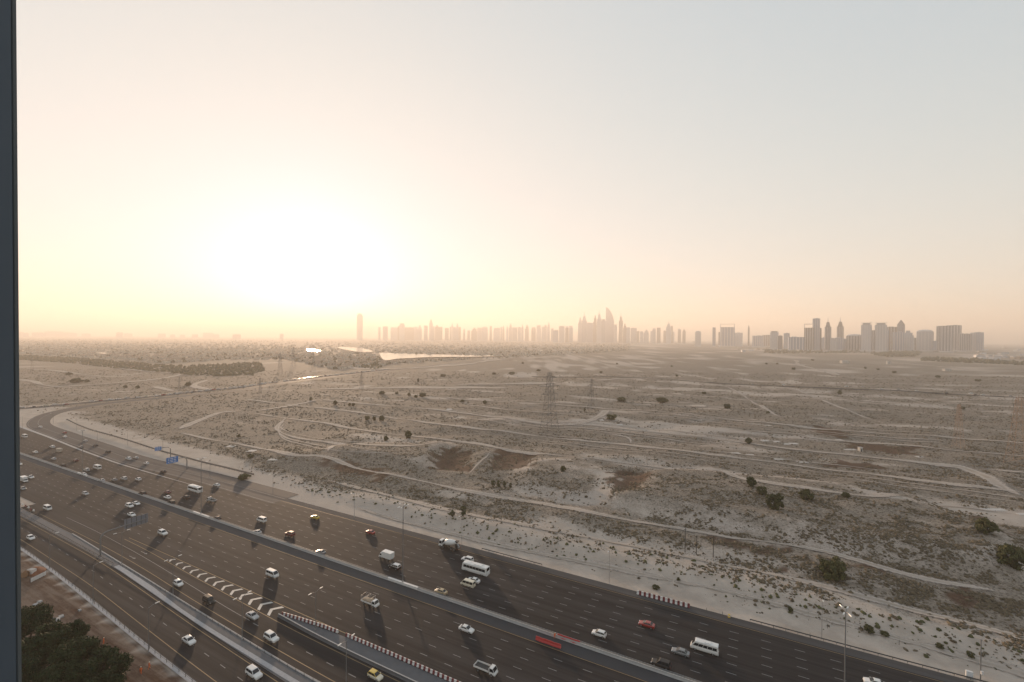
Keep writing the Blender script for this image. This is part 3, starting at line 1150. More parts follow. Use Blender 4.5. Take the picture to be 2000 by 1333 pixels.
HP = math.pi / 2
tall = lamp_meshes(25.5, 0.17, [(HP - 0.35, 1.3), (HP + 0.35, 1.3), (-HP - 0.35, 1.3), (-HP + 0.35, 1.3)])
for i, s0 in enumerate((-290, -164, -42, 80)):
    place_lamp(tall, *so(s0, 0), 1.0, RANG, 'very tall four-headed lamp post on the median, ' + ['farthest of four', 'third nearest of four', 'second nearest of four', 'nearest and rightmost of four'][i], 'tall lamps on the median')
edge_lamp = lamp_meshes(11.5, 0.07, [(-HP, 1.6)])
for i, (px, py) in enumerate([(533, 968), (692, 1011), (787, 1033), (902, 1062), (1190, 1140), (1605, 1248)]):
    place_lamp(edge_lamp, *pix(px, py), -0.05, RANG, 'thin single-armed lamp post on the far sandy edge, %s from the left' % ordinal(i), 'lamps on the far edge')
serv_lamp = lamp_meshes(12.0, 0.11, [(HP, 1.7)])
for i, (px, py) in enumerate([(97, 1111), (182, 1179), (290, 1274)]):
    place_lamp(serv_lamp, *pix(px, py), -0.05, RANG, 'single-armed lamp post by the service road fence, %s from the left' % ordinal(i), 'lamps along the service road')
exit_lamp = lamp_meshes(12.0, 0.11, [(HP, 1.7), (-HP, 1.7)])
for i, (px, py) in enumerate([(238, 1104), (338, 1164), (473, 1249), (676, 1350)]):
    place_lamp(exit_lamp, *pix(px, py), 0.0, RANG, 'double-armed lamp post by the exit road kerb, %s from the left' % ordinal(i), 'lamps along the exit road')
slip_lamp = lamp_meshes(10.0, 0.10, [(-HP, 1.5)])
for i, (px, py) in enumerate([(44, 836), (104, 828), (150, 842), (190, 866), (249, 871), (318, 886), (410, 934)]):
    place_lamp(slip_lamp, *pix(px, py), -0.05, RANG, 'thin lamp post beside the slip road, %s from the left' % ordinal(i), 'lamps along the slip road')
gore_lamp = lamp_meshes(11.0, 0.10, [(HP, 1.6), (-HP, 1.6)])
place_lamp(gore_lamp, *so(-47.5, -30.3), 0.0, RANG, 'double-armed lamp post standing behind the red and white road blocks', 'lamps in the gore')

# ------------------------------------------------------------------ overhead signs
def cantilever(name, label, foot, arm_len, hgt, panels, face_back, side):
    """Post at foot (s, o); arm reaches over the road in direction side (+1 away from camera)."""
    t = empty(name, (*so(*foot), 0), RANG)
    tag(t, label, 'road sign')
    m_ = MB()
    m_.tube((0, 0, 0), (0, 0, hgt * 0.72), 0.32, 0.28, 8)
    pts = [(0, 0, hgt * 0.72), (0, side * 0.35, hgt * 0.86), (0, side * 1.1, hgt * 0.96), (0, side * 2.2, hgt)]
    for a, b_ in zip(pts[:-1], pts[1:]):
        m_.tube(a, b_, 0.27, 0.26, 8)
    m_.build('post', M_POLE, t)
    m_ = MB()
    m_.tube((0, side * 2.2, hgt), (0, side * arm_len, hgt + 0.35), 0.25, 0.16, 8)
    m_.build('arm', M_POLE, t)
    fx = -0.3 if face_back else 0.3
    for (y0, y1, z0, z1) in panels:
        m_ = MB()
        m_.box((fx, side * (y0 + y1) / 2, (z0 + z1) / 2), (0.08, abs(y1 - y0), z1 - z0))
        p = m_.build('sign_panel', M_SIGNB if face_back else M_SIGN, t)
        n = 5
        if face_back:
            for k in range(n):
                yy = side * (y0 + (y1 - y0) * (k + 0.5) / n)
                MB().box((fx + 0.10, yy, (z0 + z1) / 2), (0.12, 0.10, z1 - z0 + 0.1)).build('rib', M_DSTEEL, p)
        else:
            xx = fx + 0.05
            w, h = abs(y1 - y0), z1 - z0
            c = side * (y0 + y1) / 2
            # white border and rows of lettering
            for (dy, dz, ww, hh) in [(0, h / 2 - 0.06, w, 0.07), (0, -h / 2 + 0.06, w, 0.07), (w / 2 - 0.04, 0, 0.07, h), (-w / 2 + 0.04, 0, 0.07, h)]:
                MB().box((xx, c + dy, (z0 + z1) / 2 + dz), (0.012, ww, hh)).build('border', M_SIGNW, p)
            for r in range(3):
                zz = z1 - h * (0.24 + 0.26 * r)
                yy = c - w * 0.38
                for g_ in range(3):
                    ww = w * (0.14 + 0.07 * ((r * 3 + g_ * 2) % 3))
                    MB().box((xx, yy + ww / 2, zz), (0.012, ww * 0.9, h * 0.09)).build('lettering', M_SIGNW, p)
                    yy += ww + w * 0.04
    return t


f1 = pso(365, 916)
cantilever('overhead_sign', 'large blue direction sign on a curved arm over the slip road', f1, 11.5, 7.6, [(5.0, 11.5, 5.6, 9.4)], False, -1)
f2 = pso(333, 893)
cantilever('overhead_sign', 'small blue direction sign behind the larger blue one', f2, 9.0, 7.2, [(5.5, 9.5, 6.0, 8.6)], False, -1)
f3 = pso(196, 1086)
cantilever('overhead_sign', 'grey back of a sign on a curved arm over the near lanes', f3, 15.5, 8.6, [(7.5, 15.5, 7.2, 11.0)], True, 1)
# ------------------------------------------------------------------ vehicles
def paint(name, col, rough=0.28, coat=0.6):
    m, nt, b = new_mat(name)
    tc = N(nt, 'ShaderNodeTexCoord')
    nz = noise_out(nt, tc.outputs['Object'], 1.3, 4)
    c = mixc(nt, mth(nt, 'MULTIPLY', nz, 0.35), col, tuple(x * 0.75 + 0.03 * k for x, k in zip(col, (1.0, 0.85, 0.65))))
    nt.links.new(c, b.inputs['Base Color'])
    b.inputs['Roughness'].default_value = rough
    b.inputs['Coat Weight'].default_value = coat
    b.inputs['Coat Roughness'].default_value = 0.15
    return m


PAINT = {'white': paint('paint_white', (0.66, 0.65, 0.63)), 'silver': paint('paint_silver', (0.38, 0.38, 0.38)),
         'grey': paint('paint_grey', (0.17, 0.175, 0.18)), 'black': paint('paint_black', (0.006, 0.006, 0.007), 0.5, 0.0),
         'brown': paint('paint_brown', (0.03, 0.016, 0.011), 0.45, 0.05), 'red': paint('paint_red', (0.30, 0.025, 0.02)),
         'darkred': paint('paint_dark_red', (0.12, 0.018, 0.018)), 'yellow': paint('paint_yellow', (0.55, 0.38, 0.02)),
         'gold': paint('paint_gold', (0.36, 0.27, 0.15)), 'cream': paint('paint_cream', (0.60, 0.55, 0.43)),
         'tan': paint('paint_tan', (0.36, 0.31, 0.26), 0.6, 0.0), 'taxiroof': paint('paint_taxi_roof', (0.58, 0.40, 0.05))}
M_GLASS = mat('vehicle_glass', (0.015, 0.018, 0.022), 0.08, var=0.05)
M_TYRE = mat('tyre_rubber', (0.02, 0.02, 0.02), 0.85, var=0.1)
M_RIM = mat('wheel_rim', (0.35, 0.35, 0.36), 0.35, 0.7, var=0.1)
M_HEAD = mat('headlight_lens', (0.7, 0.7, 0.68), 0.15, var=0.05)
M_TAIL = mat('taillight_lens', (0.30, 0.015, 0.012), 0.2, var=0.05)
M_PLAST = mat('black_plastic', (0.03, 0.03, 0.03), 0.6, var=0.1)
M_CANVAS = mat('truck_load', (0.33, 0.25, 0.17), 0.9, var=0.3, scale=1.5)


def loft(rings, mb=None):
    mb = mb or MB()
    n = len(rings[0])
    vs_ = [p for r in rings for p in r]
    fs = []
    for i in range(len(rings) - 1):
        for k in range(n):
            a, b_ = i * n + k, i * n + (k + 1) % n
            fs.append((a, a + n, b_ + n, b_))
    fs.append(tuple(range(n)))
    fs.append(tuple((len(rings) - 1) * n + k for k in range(n - 1, -1, -1)))
    mb.add(vs_, fs)
    return mb


def body_loft(stations, zb, hw):
    rings = []
    for (x, wf_, zt) in stations:
        w = hw * wf_
        zs = zb + (zt - zb) * 0.28
        zu = zt - (zt - zb) * 0.22
        rings.append([(x, -w * 0.9, zb), (x, -w, zs), (x, -w * 0.985, zu), (x, -w * 0.86, zt), (x, w * 0.86, zt), (x, w * 0.985, zu), (x, w, zs), (x, w * 0.9, zb)])
    return loft(rings)


def lerp(a, b_, t):
    return tuple(p + (q - p) * t for p, q in zip(a, b_))


def pane(quad, u0, u1, v0, v1, out):
    """A pane proud of a cabin face: quad = bottom-left, bottom-right, top-right, top-left."""
    bl, br, tr, tl = (Vector(q) for q in quad)
    nrm = (br - bl).cross(tl - bl).normalized()

    def pt(u, v):
        return (bl + (br - bl) * u) * (1 - v) + (tl + (tr - tl) * u) * v
    q = [pt(u0, v0), pt(u1, v0), pt(u1, v1), pt(u0, v1)]
    m_ = MB()
    m_.hexa([p - nrm * 0.02 for p in q], [p + nrm * out for p in q])
    return m_


def cabin_parts(xb0, xb1, xr0, xr1, zb, zr, hb, hr, nside=2, vlo=0.10, vhi=0.86, gap=0.012):
    B = [(xb0, -hb, zb), (xb1, -hb, zb), (xb1, hb, zb), (xb0, hb, zb)]
    T = [(xr0, -hr, zr), (xr1, -hr, zr), (xr1, hr, zr), (xr0, hr, zr)]
    m_ = MB()
    m_.hexa([(p[0], p[1], p[2] - 0.06) for p in B], T)
    rx0, rx1 = xr0 + 0.12 * (xr1 - xr0) * 0.5, xr1 - 0.06 * (xr1 - xr0)
    m_.hexa([(xr0 + 0.02, -hr + 0.02, zr), (xr1 - 0.02, -hr + 0.02, zr), (xr1 - 0.02, hr - 0.02, zr), (xr0 + 0.02, hr - 0.02, zr)],
            [(rx0, -hr * 0.8, zr + 0.05), (rx1, -hr * 0.8, zr + 0.05), (rx1, hr * 0.8, zr + 0.05), (rx0, hr * 0.8, zr + 0.05)])
    parts = [('roof', m_, 'paint')]
    parts.append(('windscreen', pane((B[1], B[2], T[2], T[1]), 0.06, 0.94, 0.12, 0.94, 0.012), M_GLASS))
    parts.append(('rear_window', pane((B[3], B[0], T[0], T[3]), 0.10, 0.90, 0.2, 0.9, 0.012), M_GLASS))
    for k in range(nside):
        u0, u1 = 0.05 + 0.90 * k / nside + gap, 0.05 + 0.90 * (k + 1) / nside - gap
        parts.append(('side_window', pane((B[0], B[1], T[1], T[0]), u0, u1, vlo, vhi, 0.012), M_GLASS))
        parts.append(('side_window', pane((B[2], B[3], T[3], T[2]), 1 - u1, 1 - u0, vlo, vhi, 0.012), M_GLASS))
    return parts


def wheel(r, w):
    m_ = MB()
    m_.tube((0, -w / 2, 0), (0, w / 2, 0), r, r, 14, 0)
    m_.tube((0, -w / 2 - 0.012, 0), (0, w / 2 + 0.012, 0), r * 0.6, r * 0.6, 10, 1)
    return m_


_cache = {}


def kind_parts(kind):
    """(part name, MB or mesh, material key, location) of a vehicle that faces +X, standing at z 0."""
    P, wheels = [], None
    hl = None
    if kind == 'sedan':
        P.append(('body', body_loft([(-2.3, .80, .80), (-2.2, .92, .93), (-1.4, 1, .98), (-.6, 1, .96), (.8, 1, .95), (1.05, 1, .93), (1.9, .96, .80), (2.2, .88, .66), (2.3, .78, .52)], .24, .91), 'paint'))
        P += cabin_parts(-1.85, 1.15, -1.05, .2, .95, 1.42, .80, .62)
        wheels, hl = (1.42, -1.38, .80, .32, .22), (2.16, .66, .62, -2.25, .78, .66)
    elif kind == 'hatch':
        P.append(('body', body_loft([(-2.0, .84, .85), (-1.92, .95, .98), (-.6, 1, .98), (.75, 1, .97), (1.0, 1, .95), (1.7, .96, .83), (1.95, .88, .68), (2.05, .78, .52)], .24, .88), 'paint'))
        P += cabin_parts(-1.98, 1.1, -1.55, .2, .97, 1.50, .79, .62)
        wheels, hl = (1.28, -1.25, .78, .31, .22), (1.92, .66, .60, -1.96, .82, .66)
    elif kind in ('suv', 'jeep'):
        zr = 1.80 if kind == 'suv' else 1.9
        xr = .35 if kind == 'suv' else .75
        P.append(('body', body_loft([(-2.4, .88, 1.0), (-2.3, .97, 1.10), (-.6, 1, 1.10), (.9, 1, 1.10), (1.15, 1, 1.08), (2.1, .96, .99), (2.35, .88, .84), (2.42, .82, .66)], .32, .97), 'paint'))
        P += cabin_parts(-2.32, 1.2, -2.05, xr, 1.09, zr, .87, .72, 3)
        wheels, hl = (1.5, -1.45, .85, .38, .26), (2.3, .80, .70, -2.37, .95, .74)
        if kind == 'jeep':
            P.append(('spare_wheel', MB().tube((-2.42, 0, 1.0), (-2.62, 0, 1.0), .37, .35, 14), M_TYRE))
    elif kind == 'van':
        P.append(('body', body_loft([(-2.55, .94, 1.1), (-2.5, 1, 1.15), (1.3, 1, 1.15), (1.9, .98, 1.10), (2.35, .94, .98), (2.55, .86, .72)], .30, .92), 'paint'))
        P += cabin_parts(-2.52, 2.3, -2.45, 1.35, 1.14, 2.08, .86, .76, 3)
        wheels, hl = (1.6, -1.5, .80, .33, .24), (2.46, .82, .66, -2.54, 1.05, .74)
    elif kind == 'minibus':
        P.append(('body', body_loft([(-3.5, .95, 1.2), (-3.45, 1, 1.25), (2.4, 1, 1.25), (2.9, .97, 1.2), (3.35, .92, 1.05), (3.55, .84, .78)], .34, 1.04), 'paint'))
        P += cabin_parts(-3.46, 3.3, -3.4, 2.3, 1.24, 2.5, .99, .90, 5, .10, .68, .006)
        P.append(('roof_unit', MB().box((-.8, 0, 2.62), (1.6, 1.1, .16)), 'paint'))
        wheels, hl = (2.3, -2.1, .90, .38, .26), (3.44, .88, .74, -3.49, 1.15, .84)
    elif kind == 'bus':
        P.append(('body', body_loft([(-5.2, .96, 1.5), (-5.15, 1, 1.55), (4.9, 1, 1.55), (5.15, .97, 1.5), (5.25, .9, 1.1)], .36, 1.25), 'paint'))
        P += cabin_parts(-5.14, 5.12, -5.05, 4.75, 1.54, 3.05, 1.22, 1.16, 7, .06, .66, .003)
        P.append(('roof_unit', MB().box((-1.2, 0, 3.2), (3.2, 1.5, .22)), 'paint'))
        P.append(('roof_hatch', MB().box((2.2, 0, 3.14), (.9, .9, .1)), 'paint'))
        wheels, hl = (3.3, -3.1, 1.08, .5, .3), (5.2, .85, .95, -5.17, 1.2, 1.05)
    elif kind == 'boxtruck':
        P.append(('cab', body_loft([(1.35, .98, 1.15), (2.3, 1, 1.15), (2.75, .96, 1.05), (2.9, .9, .8)], .42, .95), 'paint'))
        P += cabin_parts(1.4, 2.72, 1.42, 2.25, 1.14, 2.0, .90, .80, 1)
        P.append(('cargo_box', MB().box((-.95, 0, 1.80), (4.5, 2.15, 2.2)), 'paint'))
        P.append(('chassis', MB().box((-.6, 0, .60), (4.8, .9, .22)), M_PLAST))
        wheels, hl = (2.05, -1.9, .90, .4, .28), (2.86, .74, .70, -3.22, .85, .9)
    elif kind in ('flatbed', 'loadedtruck'):
        P.append(('cab', body_loft([(1.3, .98, 1.15), (2.3, 1, 1.15), (2.75, .96, 1.05), (2.9, .9, .8)], .42, .95), 'paint'))
        P += cabin_parts(1.35, 2.72, 1.38, 2.25, 1.14, 2.05, .90, .80, 1)
        P.append(('bed_floor', MB().box((-1.0, 0, .92), (4.4, 2.05, .12)), M_PLAST))
        for sy in (-1, 1):
            P.append(('side_board', MB().box((-1.0, sy * 1.05, 1.17), (4.4, .06, .42)), 'paint'))
        P.append(('tailboard', MB().box((-3.2, 0, 1.17), (.06, 2.04, .42)), 'paint'))
        P.append(('headboard', MB().box((1.17, 0, 1.42), (.06, 2.04, .92)), 'paint'))
        P.append(('chassis', MB().box((-.6, 0, .62), (4.8, .9, .22)), M_PLAST))
        if kind == 'loadedtruck':
            rk = MB()
            for xx in (-3.1, -1.0, 1.0):
                for sy in (-1, 1):
                    rk.tube((xx, sy * 1.03, 1.2), (xx, sy * 1.03, 2.75), .035, .035, 5)
                rk.tube((xx, -1.03, 2.75), (xx, 1.03, 2.75), .03, .03, 5)
            for sy in (-1, 1):
                for zz in (1.75, 2.25, 2.75):
                    rk.tube((-3.1, sy * 1.03, zz), (1.0, sy * 1.03, zz), .03, .03, 5)
            P.append(('cargo_rack', rk, M_STEEL))
            P.append(('load', MB().hexa([(-2.9, -.9, .99), (.9, -.9, .99), (.9, .9, .99), (-2.9, .9, .99)], [(-2.6, -.7, 1.75), (.7, -.75, 1.6), (.75, .7, 1.8), (-2.7, .75, 1.55)]), M_CANVAS))
        wheels, hl = (2.0, -1.9, .90, .4, .28), (2.86, .74, .70, -3.22, .8, .9)
    elif kind == 'pickup':
        P.append(('body', body_loft([(-2.6, .94, 1.0), (-2.55, 1, 1.04), (.9, 1, 1.04), (1.15, 1, 1.03), (2.2, .96, .95), (2.5, .88, .8), (2.6, .82, .62)], .34, .93), 'paint'))
        P += cabin_parts(-.75, 1.2, -.55, .45, 1.03, 1.70, .84, .70, 2)
        P.append(('load_bed', MB().box((-1.65, 0, 1.055), (1.6, 1.5, .03)), M_PLAST))
        wheels, hl = (1.6, -1.6, .82, .37, .25), (2.46, .78, .68, -2.58, .86, .72)
    elif kind == 'mixer':
        P.append(('cab', body_loft([(2.9, .98, 1.5), (4.2, 1, 1.5), (4.5, .97, 1.3), (4.6, .94, .9)], .55, 1.22), 'paint'))
        P += cabin_parts(2.95, 4.48, 3.0, 4.25, 1.49, 2.85, 1.18, 1.08, 1)
        P.append(('chassis', MB().box((-.6, 0, .95), (8.0, .95, .3)), M_PLAST))
        prof = [(2.4, .45), (1.9, 1.0), (.6, 1.22), (-.8, 1.22), (-2.6, .8), (-3.5, .5)]
        rings = []
        ca, sa = math.cos(.2), math.sin(.2)
        for (x, r) in prof:
            rings.append([(x * ca + 0 - r * math.sin(t) * -sa, r * math.cos(t), 2.45 - x * sa + r * math.sin(t) * ca) for t in [2 * math.pi * k / 16 for k in range(16)]])
        P.append(('drum', loft(rings), 'paint'))
        P.append(('hopper', MB().hexa([(-3.9, -.4, 3.0), (-3.2, -.4, 3.0), (-3.2, .4, 3.0), (-3.9, .4, 3.0)], [(-4.3, -.7, 3.75), (-3.0, -.7, 3.75), (-3.0, .7, 3.75), (-4.3, .7, 3.75)]), M_PLAST))
        P.append(('chute', MB().tube((-3.7, 0, 2.6), (-4.7, .2, 1.5), .28, .22, 8), M_STEEL))
        P.append(('drum_stand', MB().box((-3.2, 0, 1.7), (.3, 1.3, 1.4)), M_PLAST))
        P.append(('water_tank', MB().tube((2.75, -.8, 1.5), (2.75, .8, 1.5), .32, .32, 10), 'paint'))
        for sy in (-1, 1):
            P.append(('mudguard', MB().box((-2.2, sy * 1.0, 1.15), (3.0, .5, .1)), M_PLAST))
        wheels, hl = (3.7, -1.5, 1.05, .52, .32), (4.58, .95, .9, -4.6, 1.0, .9)
    r = [(n, m if not isinstance(m, MB) else m, k, (0, 0, 0)) for n, m, k in P]
    xf, xr, yw, rad, wd = wheels
    xs = [xf, xr] + ([2.3, -2.9] if kind == 'mixer' else [])
    for x in xs:
        for sy in (-1, 1):
            r.append(('wheel', ('wheel', rad, wd), None, (x, sy * yw, rad)))
    hx, hz_, hy, tx, tz, ty = hl
    for sy in (-1, 1):
        r.append(('headlight', MB().box((0, 0, 0), (.12, .34, .14)), M_HEAD, (hx, sy * hy, hz_)))
        r.append(('taillight', MB().box((0, 0, 0), (.08, .24, .18)), M_TAIL, (tx, sy * ty, tz)))
    if kind in ('sedan', 'hatch', 'suv', 'jeep', 'van', 'pickup'):
        mx_ = 1.0 if kind != 'van' else 1.9
        for sy in (-1, 1):
            r.append(('mirror', MB().box((0, 0, 0), (.12, .2, .13)), 'paint', (mx_ - .2, sy * (1.0 if kind in ('suv', 'jeep', 'van', 'pickup') else .93), 1.05)))
    return r


def vehicle(kind, color, x, y, z, rz, label, group, name, cat, roof=None):
    key = (kind, color, roof)
    if key not in _cache:
        lst = []
        for nm, mb, mk, loc in kind_parts(kind):
            if isinstance(mb, tuple):
                kk = mb
                if kk not in _cache:
                    _cache[kk] = (MB().tube((0, -mb[2] / 2, 0), (0, mb[2] / 2, 0), mb[1], mb[1], 14).mesh('wheel', M_TYRE),
                                  MB().tube((0, -mb[2] / 2 - .012, 0), (0, mb[2] / 2 + .012, 0), mb[1] * .6, mb[1] * .6, 10).mesh('rim', M_RIM))
                me = _cache[kk]
            else:
                mm = mk
                if mk == 'paint':
                    mm = PAINT[roof] if (nm == 'roof' and roof) else PAINT[color]
                me = mb.mesh(nm, mm, smooth=(nm in ('drum',)))
            lst.append((nm, me, loc))
        _cache[key] = lst
    t = empty(name, (x, y, z), rz)
    tag(t, label, cat, group)
    for nm, me, loc in _cache[key]:
        if nm == 'wheel':
            w_ = link(nm, me[0], t, loc)
            link('rim', me[1], w_)
        else:
            link(nm, me, t, loc)
    return t


NAMES = {'sedan': ('car', 'car'), 'hatch': ('car', 'car'), 'suv': ('suv', 'car'), 'jeep': ('suv', 'car'), 'van': ('van', 'van'), 'minibus': ('minibus', 'minibus'),
         'bus': ('coach', 'bus'), 'boxtruck': ('box_truck', 'truck'), 'flatbed': ('flatbed_truck', 'truck'), 'loadedtruck': ('loaded_truck', 'truck'),
         'pickup': ('pickup', 'pickup'), 'mixer': ('concrete_mixer', 'truck')}
V = [
    # slip road
    (79, 834, 'sedan', 'white', 'white car alone farthest left on the slip road'),
    (126, 845, 'sedan', 'red', 'small red car just ahead of a white one on the slip road'),
    (127, 853, 'sedan', 'white', 'small white car right behind a red one on the slip road'),
    (167, 861, 'sedan', 'silver', 'silver car in the middle of the slip road, left of a dark one'),
    (159, 873, 'sedan', 'grey', 'dark grey car on the slip road beside the tall median lamp top'),
    (187, 870, 'sedan', 'black', 'dark car on the slip road near the sandy edge'),
    (211, 883, 'suv', 'black', 'black car travelling alone along the middle of the slip road'),
    (251, 896, 'suv', 'white', 'white car beside a silver one left of the blue signs'),
    (266, 894, 'sedan', 'silver', 'silver car beside a white one left of the blue signs'),
    (286, 905, 'hatch', 'white', 'white car just left of the large blue sign'),
    (319, 921, 'sedan', 'brown', 'dark brown car right below the large blue sign'),
    # westbound lanes
    (48, 853, 'minibus', 'white', 'white minibus at the left edge of the far lanes'),
    (102, 873, 'suv', 'white', 'white car just behind the small tan box truck'),
    (115, 882, 'boxtruck', 'tan', 'small tan box truck far down the far lanes'),
    (69, 883, 'sedan', 'white', 'white car alone left of the small tan box truck'),
    (105, 896, 'sedan', 'silver', 'silver car below the small tan box truck'),
    (148, 899, 'sedan', 'darkred', 'dark red car left of the white minibus in the far lanes'),
    (122, 910, 'suv', 'black', 'black car close to the median at the far left'),
    (190, 914, 'minibus', 'white', 'white minibus with two pale cars at its left side'),
    (169, 918, 'suv', 'silver', 'silver car tucked against the white minibus'),
    (163, 926, 'sedan', 'white', 'white car next to the median beside a silver one'),
    (199, 938, 'sedan', 'silver', 'pale silver car leading the row of four by the median'),
    (223, 937, 'sedan', 'grey', 'grey car second in the row of four by the median'),
    (242, 935, 'suv', 'silver', 'silver car third in the row of four by the median'),
    (270, 936, 'hatch', 'white', 'white car last in the row of four by the median'),
    (278, 964, 'suv', 'brown', 'dark brown car alone against the median barrier'),
    (327, 961, 'sedan', 'darkred', 'dark red car in front of a small white one'),
    (327, 971, 'sedan', 'white', 'white car squeezed between two dark cars'),
    (334, 982, 'suv', 'black', 'black car nearest the median below a white one'),
    (363, 972, 'suv', 'brown', 'dark car running beside the white coach at left'),
    (381, 958, 'bus', 'white', 'white coach in the far lanes at left, by the tall lamp'),
    (423, 947, 'sedan', 'white', 'white car on the far shoulder side above the flatbed truck'),
    (413, 978, 'flatbed', 'silver', 'grey flatbed truck behind the white coach at left'),
    (424, 1012, 'sedan', 'brown', 'dark brown car hugging the median right of a tall lamp'),
    (511, 1016, 'van', 'white', 'white van in the far lanes above a silver car'),
    (502, 1039, 'sedan', 'silver', 'silver car below the white van by the median'),
    (566, 1043, 'suv', 'darkred', 'very dark red car between the white van and red car'),
    (615, 1010, 'sedan', 'yellow', 'bright yellow taxi in the far lanes'),
    (723, 1039, 'sedan', 'red', 'orange-red car behind the yellow taxi'),
    (626, 1078, 'sedan', 'grey', 'grey car by the median left of the white box truck'),
    (754, 1088, 'boxtruck', 'white', 'white box truck in the far lanes'),
    (771, 1107, 'suv', 'black', 'black car with white roof right behind the box truck'),
    (878, 1068, 'mixer', 'white', 'white concrete mixer truck on the far side lane'),
    (913, 1093, 'suv', 'white', 'white car just ahead of the big white coach'),
    (929, 1115, 'bus', 'white', 'big white coach with dark windows in the middle of the far lanes'),
    (925, 1133, 'sedan', 'white', 'white car half hidden between the coach and cream van'),
    (914, 1141, 'van', 'cream', 'cream van on the near side of the big white coach'),
    (861, 1155, 'sedan', 'gold', 'gold coloured car by the median left of the cream van'),
    (1170, 1237, 'hatch', 'white', 'white car right of the red plastic barriers'),
    (1263, 1219, 'sedan', 'red', 'shiny red car in the far lanes at right'),
    (1329, 1273, 'sedan', 'grey', 'grey car between the black car and white minibus'),
    (1291, 1297, 'suv', 'black', 'black car close to the median at lower right'),
    (1376, 1267, 'minibus', 'white', 'white minibus at the right of the far lanes'),
    (1709, 1333, 'sedan', 'white', 'white car cut by the bottom edge at far right'),
    # eastbound lanes
    (38, 906, 'sedan', 'white', 'white car at the left edge just below the median'),
    (47, 939, 'boxtruck', 'white', 'white lorry entering at the left edge of near lanes'),
    (60, 932, 'pickup', 'white', 'white pickup beside the lorry at the left edge'),
    (45, 954, 'sedan', 'grey', 'dark grey car below the lorry at the left edge'),
    (167, 964, 'hatch', 'silver', 'silver car alone in the near lanes at left'),
    (93, 993, 'van', 'white', 'white delivery van by the island barrier at left'),
    (253, 988, 'suv', 'white', 'white car on the left of a close pair of near lanes'),
    (266, 983, 'sedan', 'white', 'white car on the right of a close pair of near lanes'),
    (257, 1005, 'sedan', 'white', 'white car directly above the grey sign back'),
    (318, 1041, 'suv', 'white', 'white car alone right of the grey sign back'),
    (532, 1122, 'van', 'white', 'white van casting a long shadow above the chevrons'),
    (724, 1178, 'loadedtruck', 'white', 'white truck with a loaded cargo rack and long shadow'),
    (911, 1228, 'sedan', 'white', 'white car in the near lanes below the gold car'),
    (950, 1308, 'flatbed', 'white', 'white open flatbed truck at the bottom edge'),
    # exit and service roads
    (60, 1050, 'hatch', 'white', 'white car on the service road at the left edge'),
    (348, 1139, 'hatch', 'white', 'white car on the exit road left of the black one'),
    (369, 1250, 'sedan', 'white', 'white car alone in the middle of the service road'),
    (408, 1173, 'jeep', 'black', 'boxy black off-road car on the exit road'),
    (493, 1202, 'sedan', 'silver', 'silver car on the exit road beside the chevrons'),
    (530, 1245, 'suv', 'white', 'white car on the exit road following a silver one'),
    (496, 1315, 'suv', 'white', 'white car nearest the bottom on the service road'),
    (733, 1319, 'hatch', 'cream', 'cream taxi with yellow roof at the bottom edge'),
]
for (px, py, kind, colr, lab) in V:
    x, y = pix(px, py, 0.7)
    s, o = to_so(x, y)
    if o < -29 and s > -170:
        rz = RANG - 0.045
    elif o > 21 and s < -215:
        rz = RANG + math.pi - 0.03
    else:
        rz = RANG + (0 if o < 0 else math.pi)
    rz += rng.uniform(-0.012, 0.012)
    nm, cat = NAMES[kind]
    roof = 'taxiroof' if 'yellow roof' in lab else ('white' if 'white roof' in lab else None)
    gr = 'vehicles heading away in the far lanes' if o > 0 else ('vehicles coming closer in the near lanes' if o > -29 else 'vehicles on the small roads')
    vehicle(kind, colr, x, y, 0.02, rz, lab, gr, nm, cat, roof)

# small far cars: one mesh each
def tiny(color, kind='sedan'):
    k = ('tiny', color, kind)
    if k not in _cache:
        mb = MB()
        for nm, b_, mk, loc in kind_parts(kind):
            if isinstance(b_, tuple):
                b_ = wheel(b_[1], b_[2])
                mi = 2
            elif nm in ('headlight', 'taillight', 'mirror'):
                continue
            else:
                mi = 0 if mk == 'paint' else (1 if mk is M_GLASS else 2)
            mb.add([(p[0] + loc[0], p[1] + loc[1], p[2] + loc[2]) for p in b_.v], b_.f, mi)
        _cache[k] = mb.mesh('far_car', [PAINT[color], M_GLASS, M_TYRE])
    return _cache[k]


cols_ = ['white', 'white', 'silver', 'white', 'black', 'white', 'cream', 'white', 'white', 'red', 'white', 'silver', 'grey', 'white']
q_line = offset_line(slip_far, 5.0)
d_acc, prev = 0.0, q_line[0]
nq = 0
for i in range(1, len(q_line)):
    p = q_line[i]
    seg = math.dist(prev, p)
    ang = math.atan2(p[1] - prev[1], p[0] - prev[0])
    while d_acc < seg:
        t = d_acc / seg
        x, y = prev[0] + (p[0] - prev[0]) * t, prev[1] + (p[1] - prev[1]) * t
        for lane in (0, 1):
            if rng.random() < 0.8:
                off = -lane * 4.0
                c = cols_[nq % len(cols_)] if rng.random() < .8 else rng.choice(cols_)
                kd = rng.choice(['sedan', 'suv', 'sedan', 'hatch', 'van'])
                o = link('queued_car', tiny(c, kd), None, (x - math.sin(ang) * off + rng.uniform(-1, 1), y + math.cos(ang) * off, 0.03), ang)
                tag(o, 'tiny %s %s in the long queue on the far side of the slip road' % ({'black': 'dark', 'grey': 'grey'}.get(c, c), 'van' if kd == 'van' else 'car'), 'car', 'queue of far cars')
                nq += 1
        d_acc += rng.uniform(7.0, 10.5)
    d_acc -= seg
    prev = p
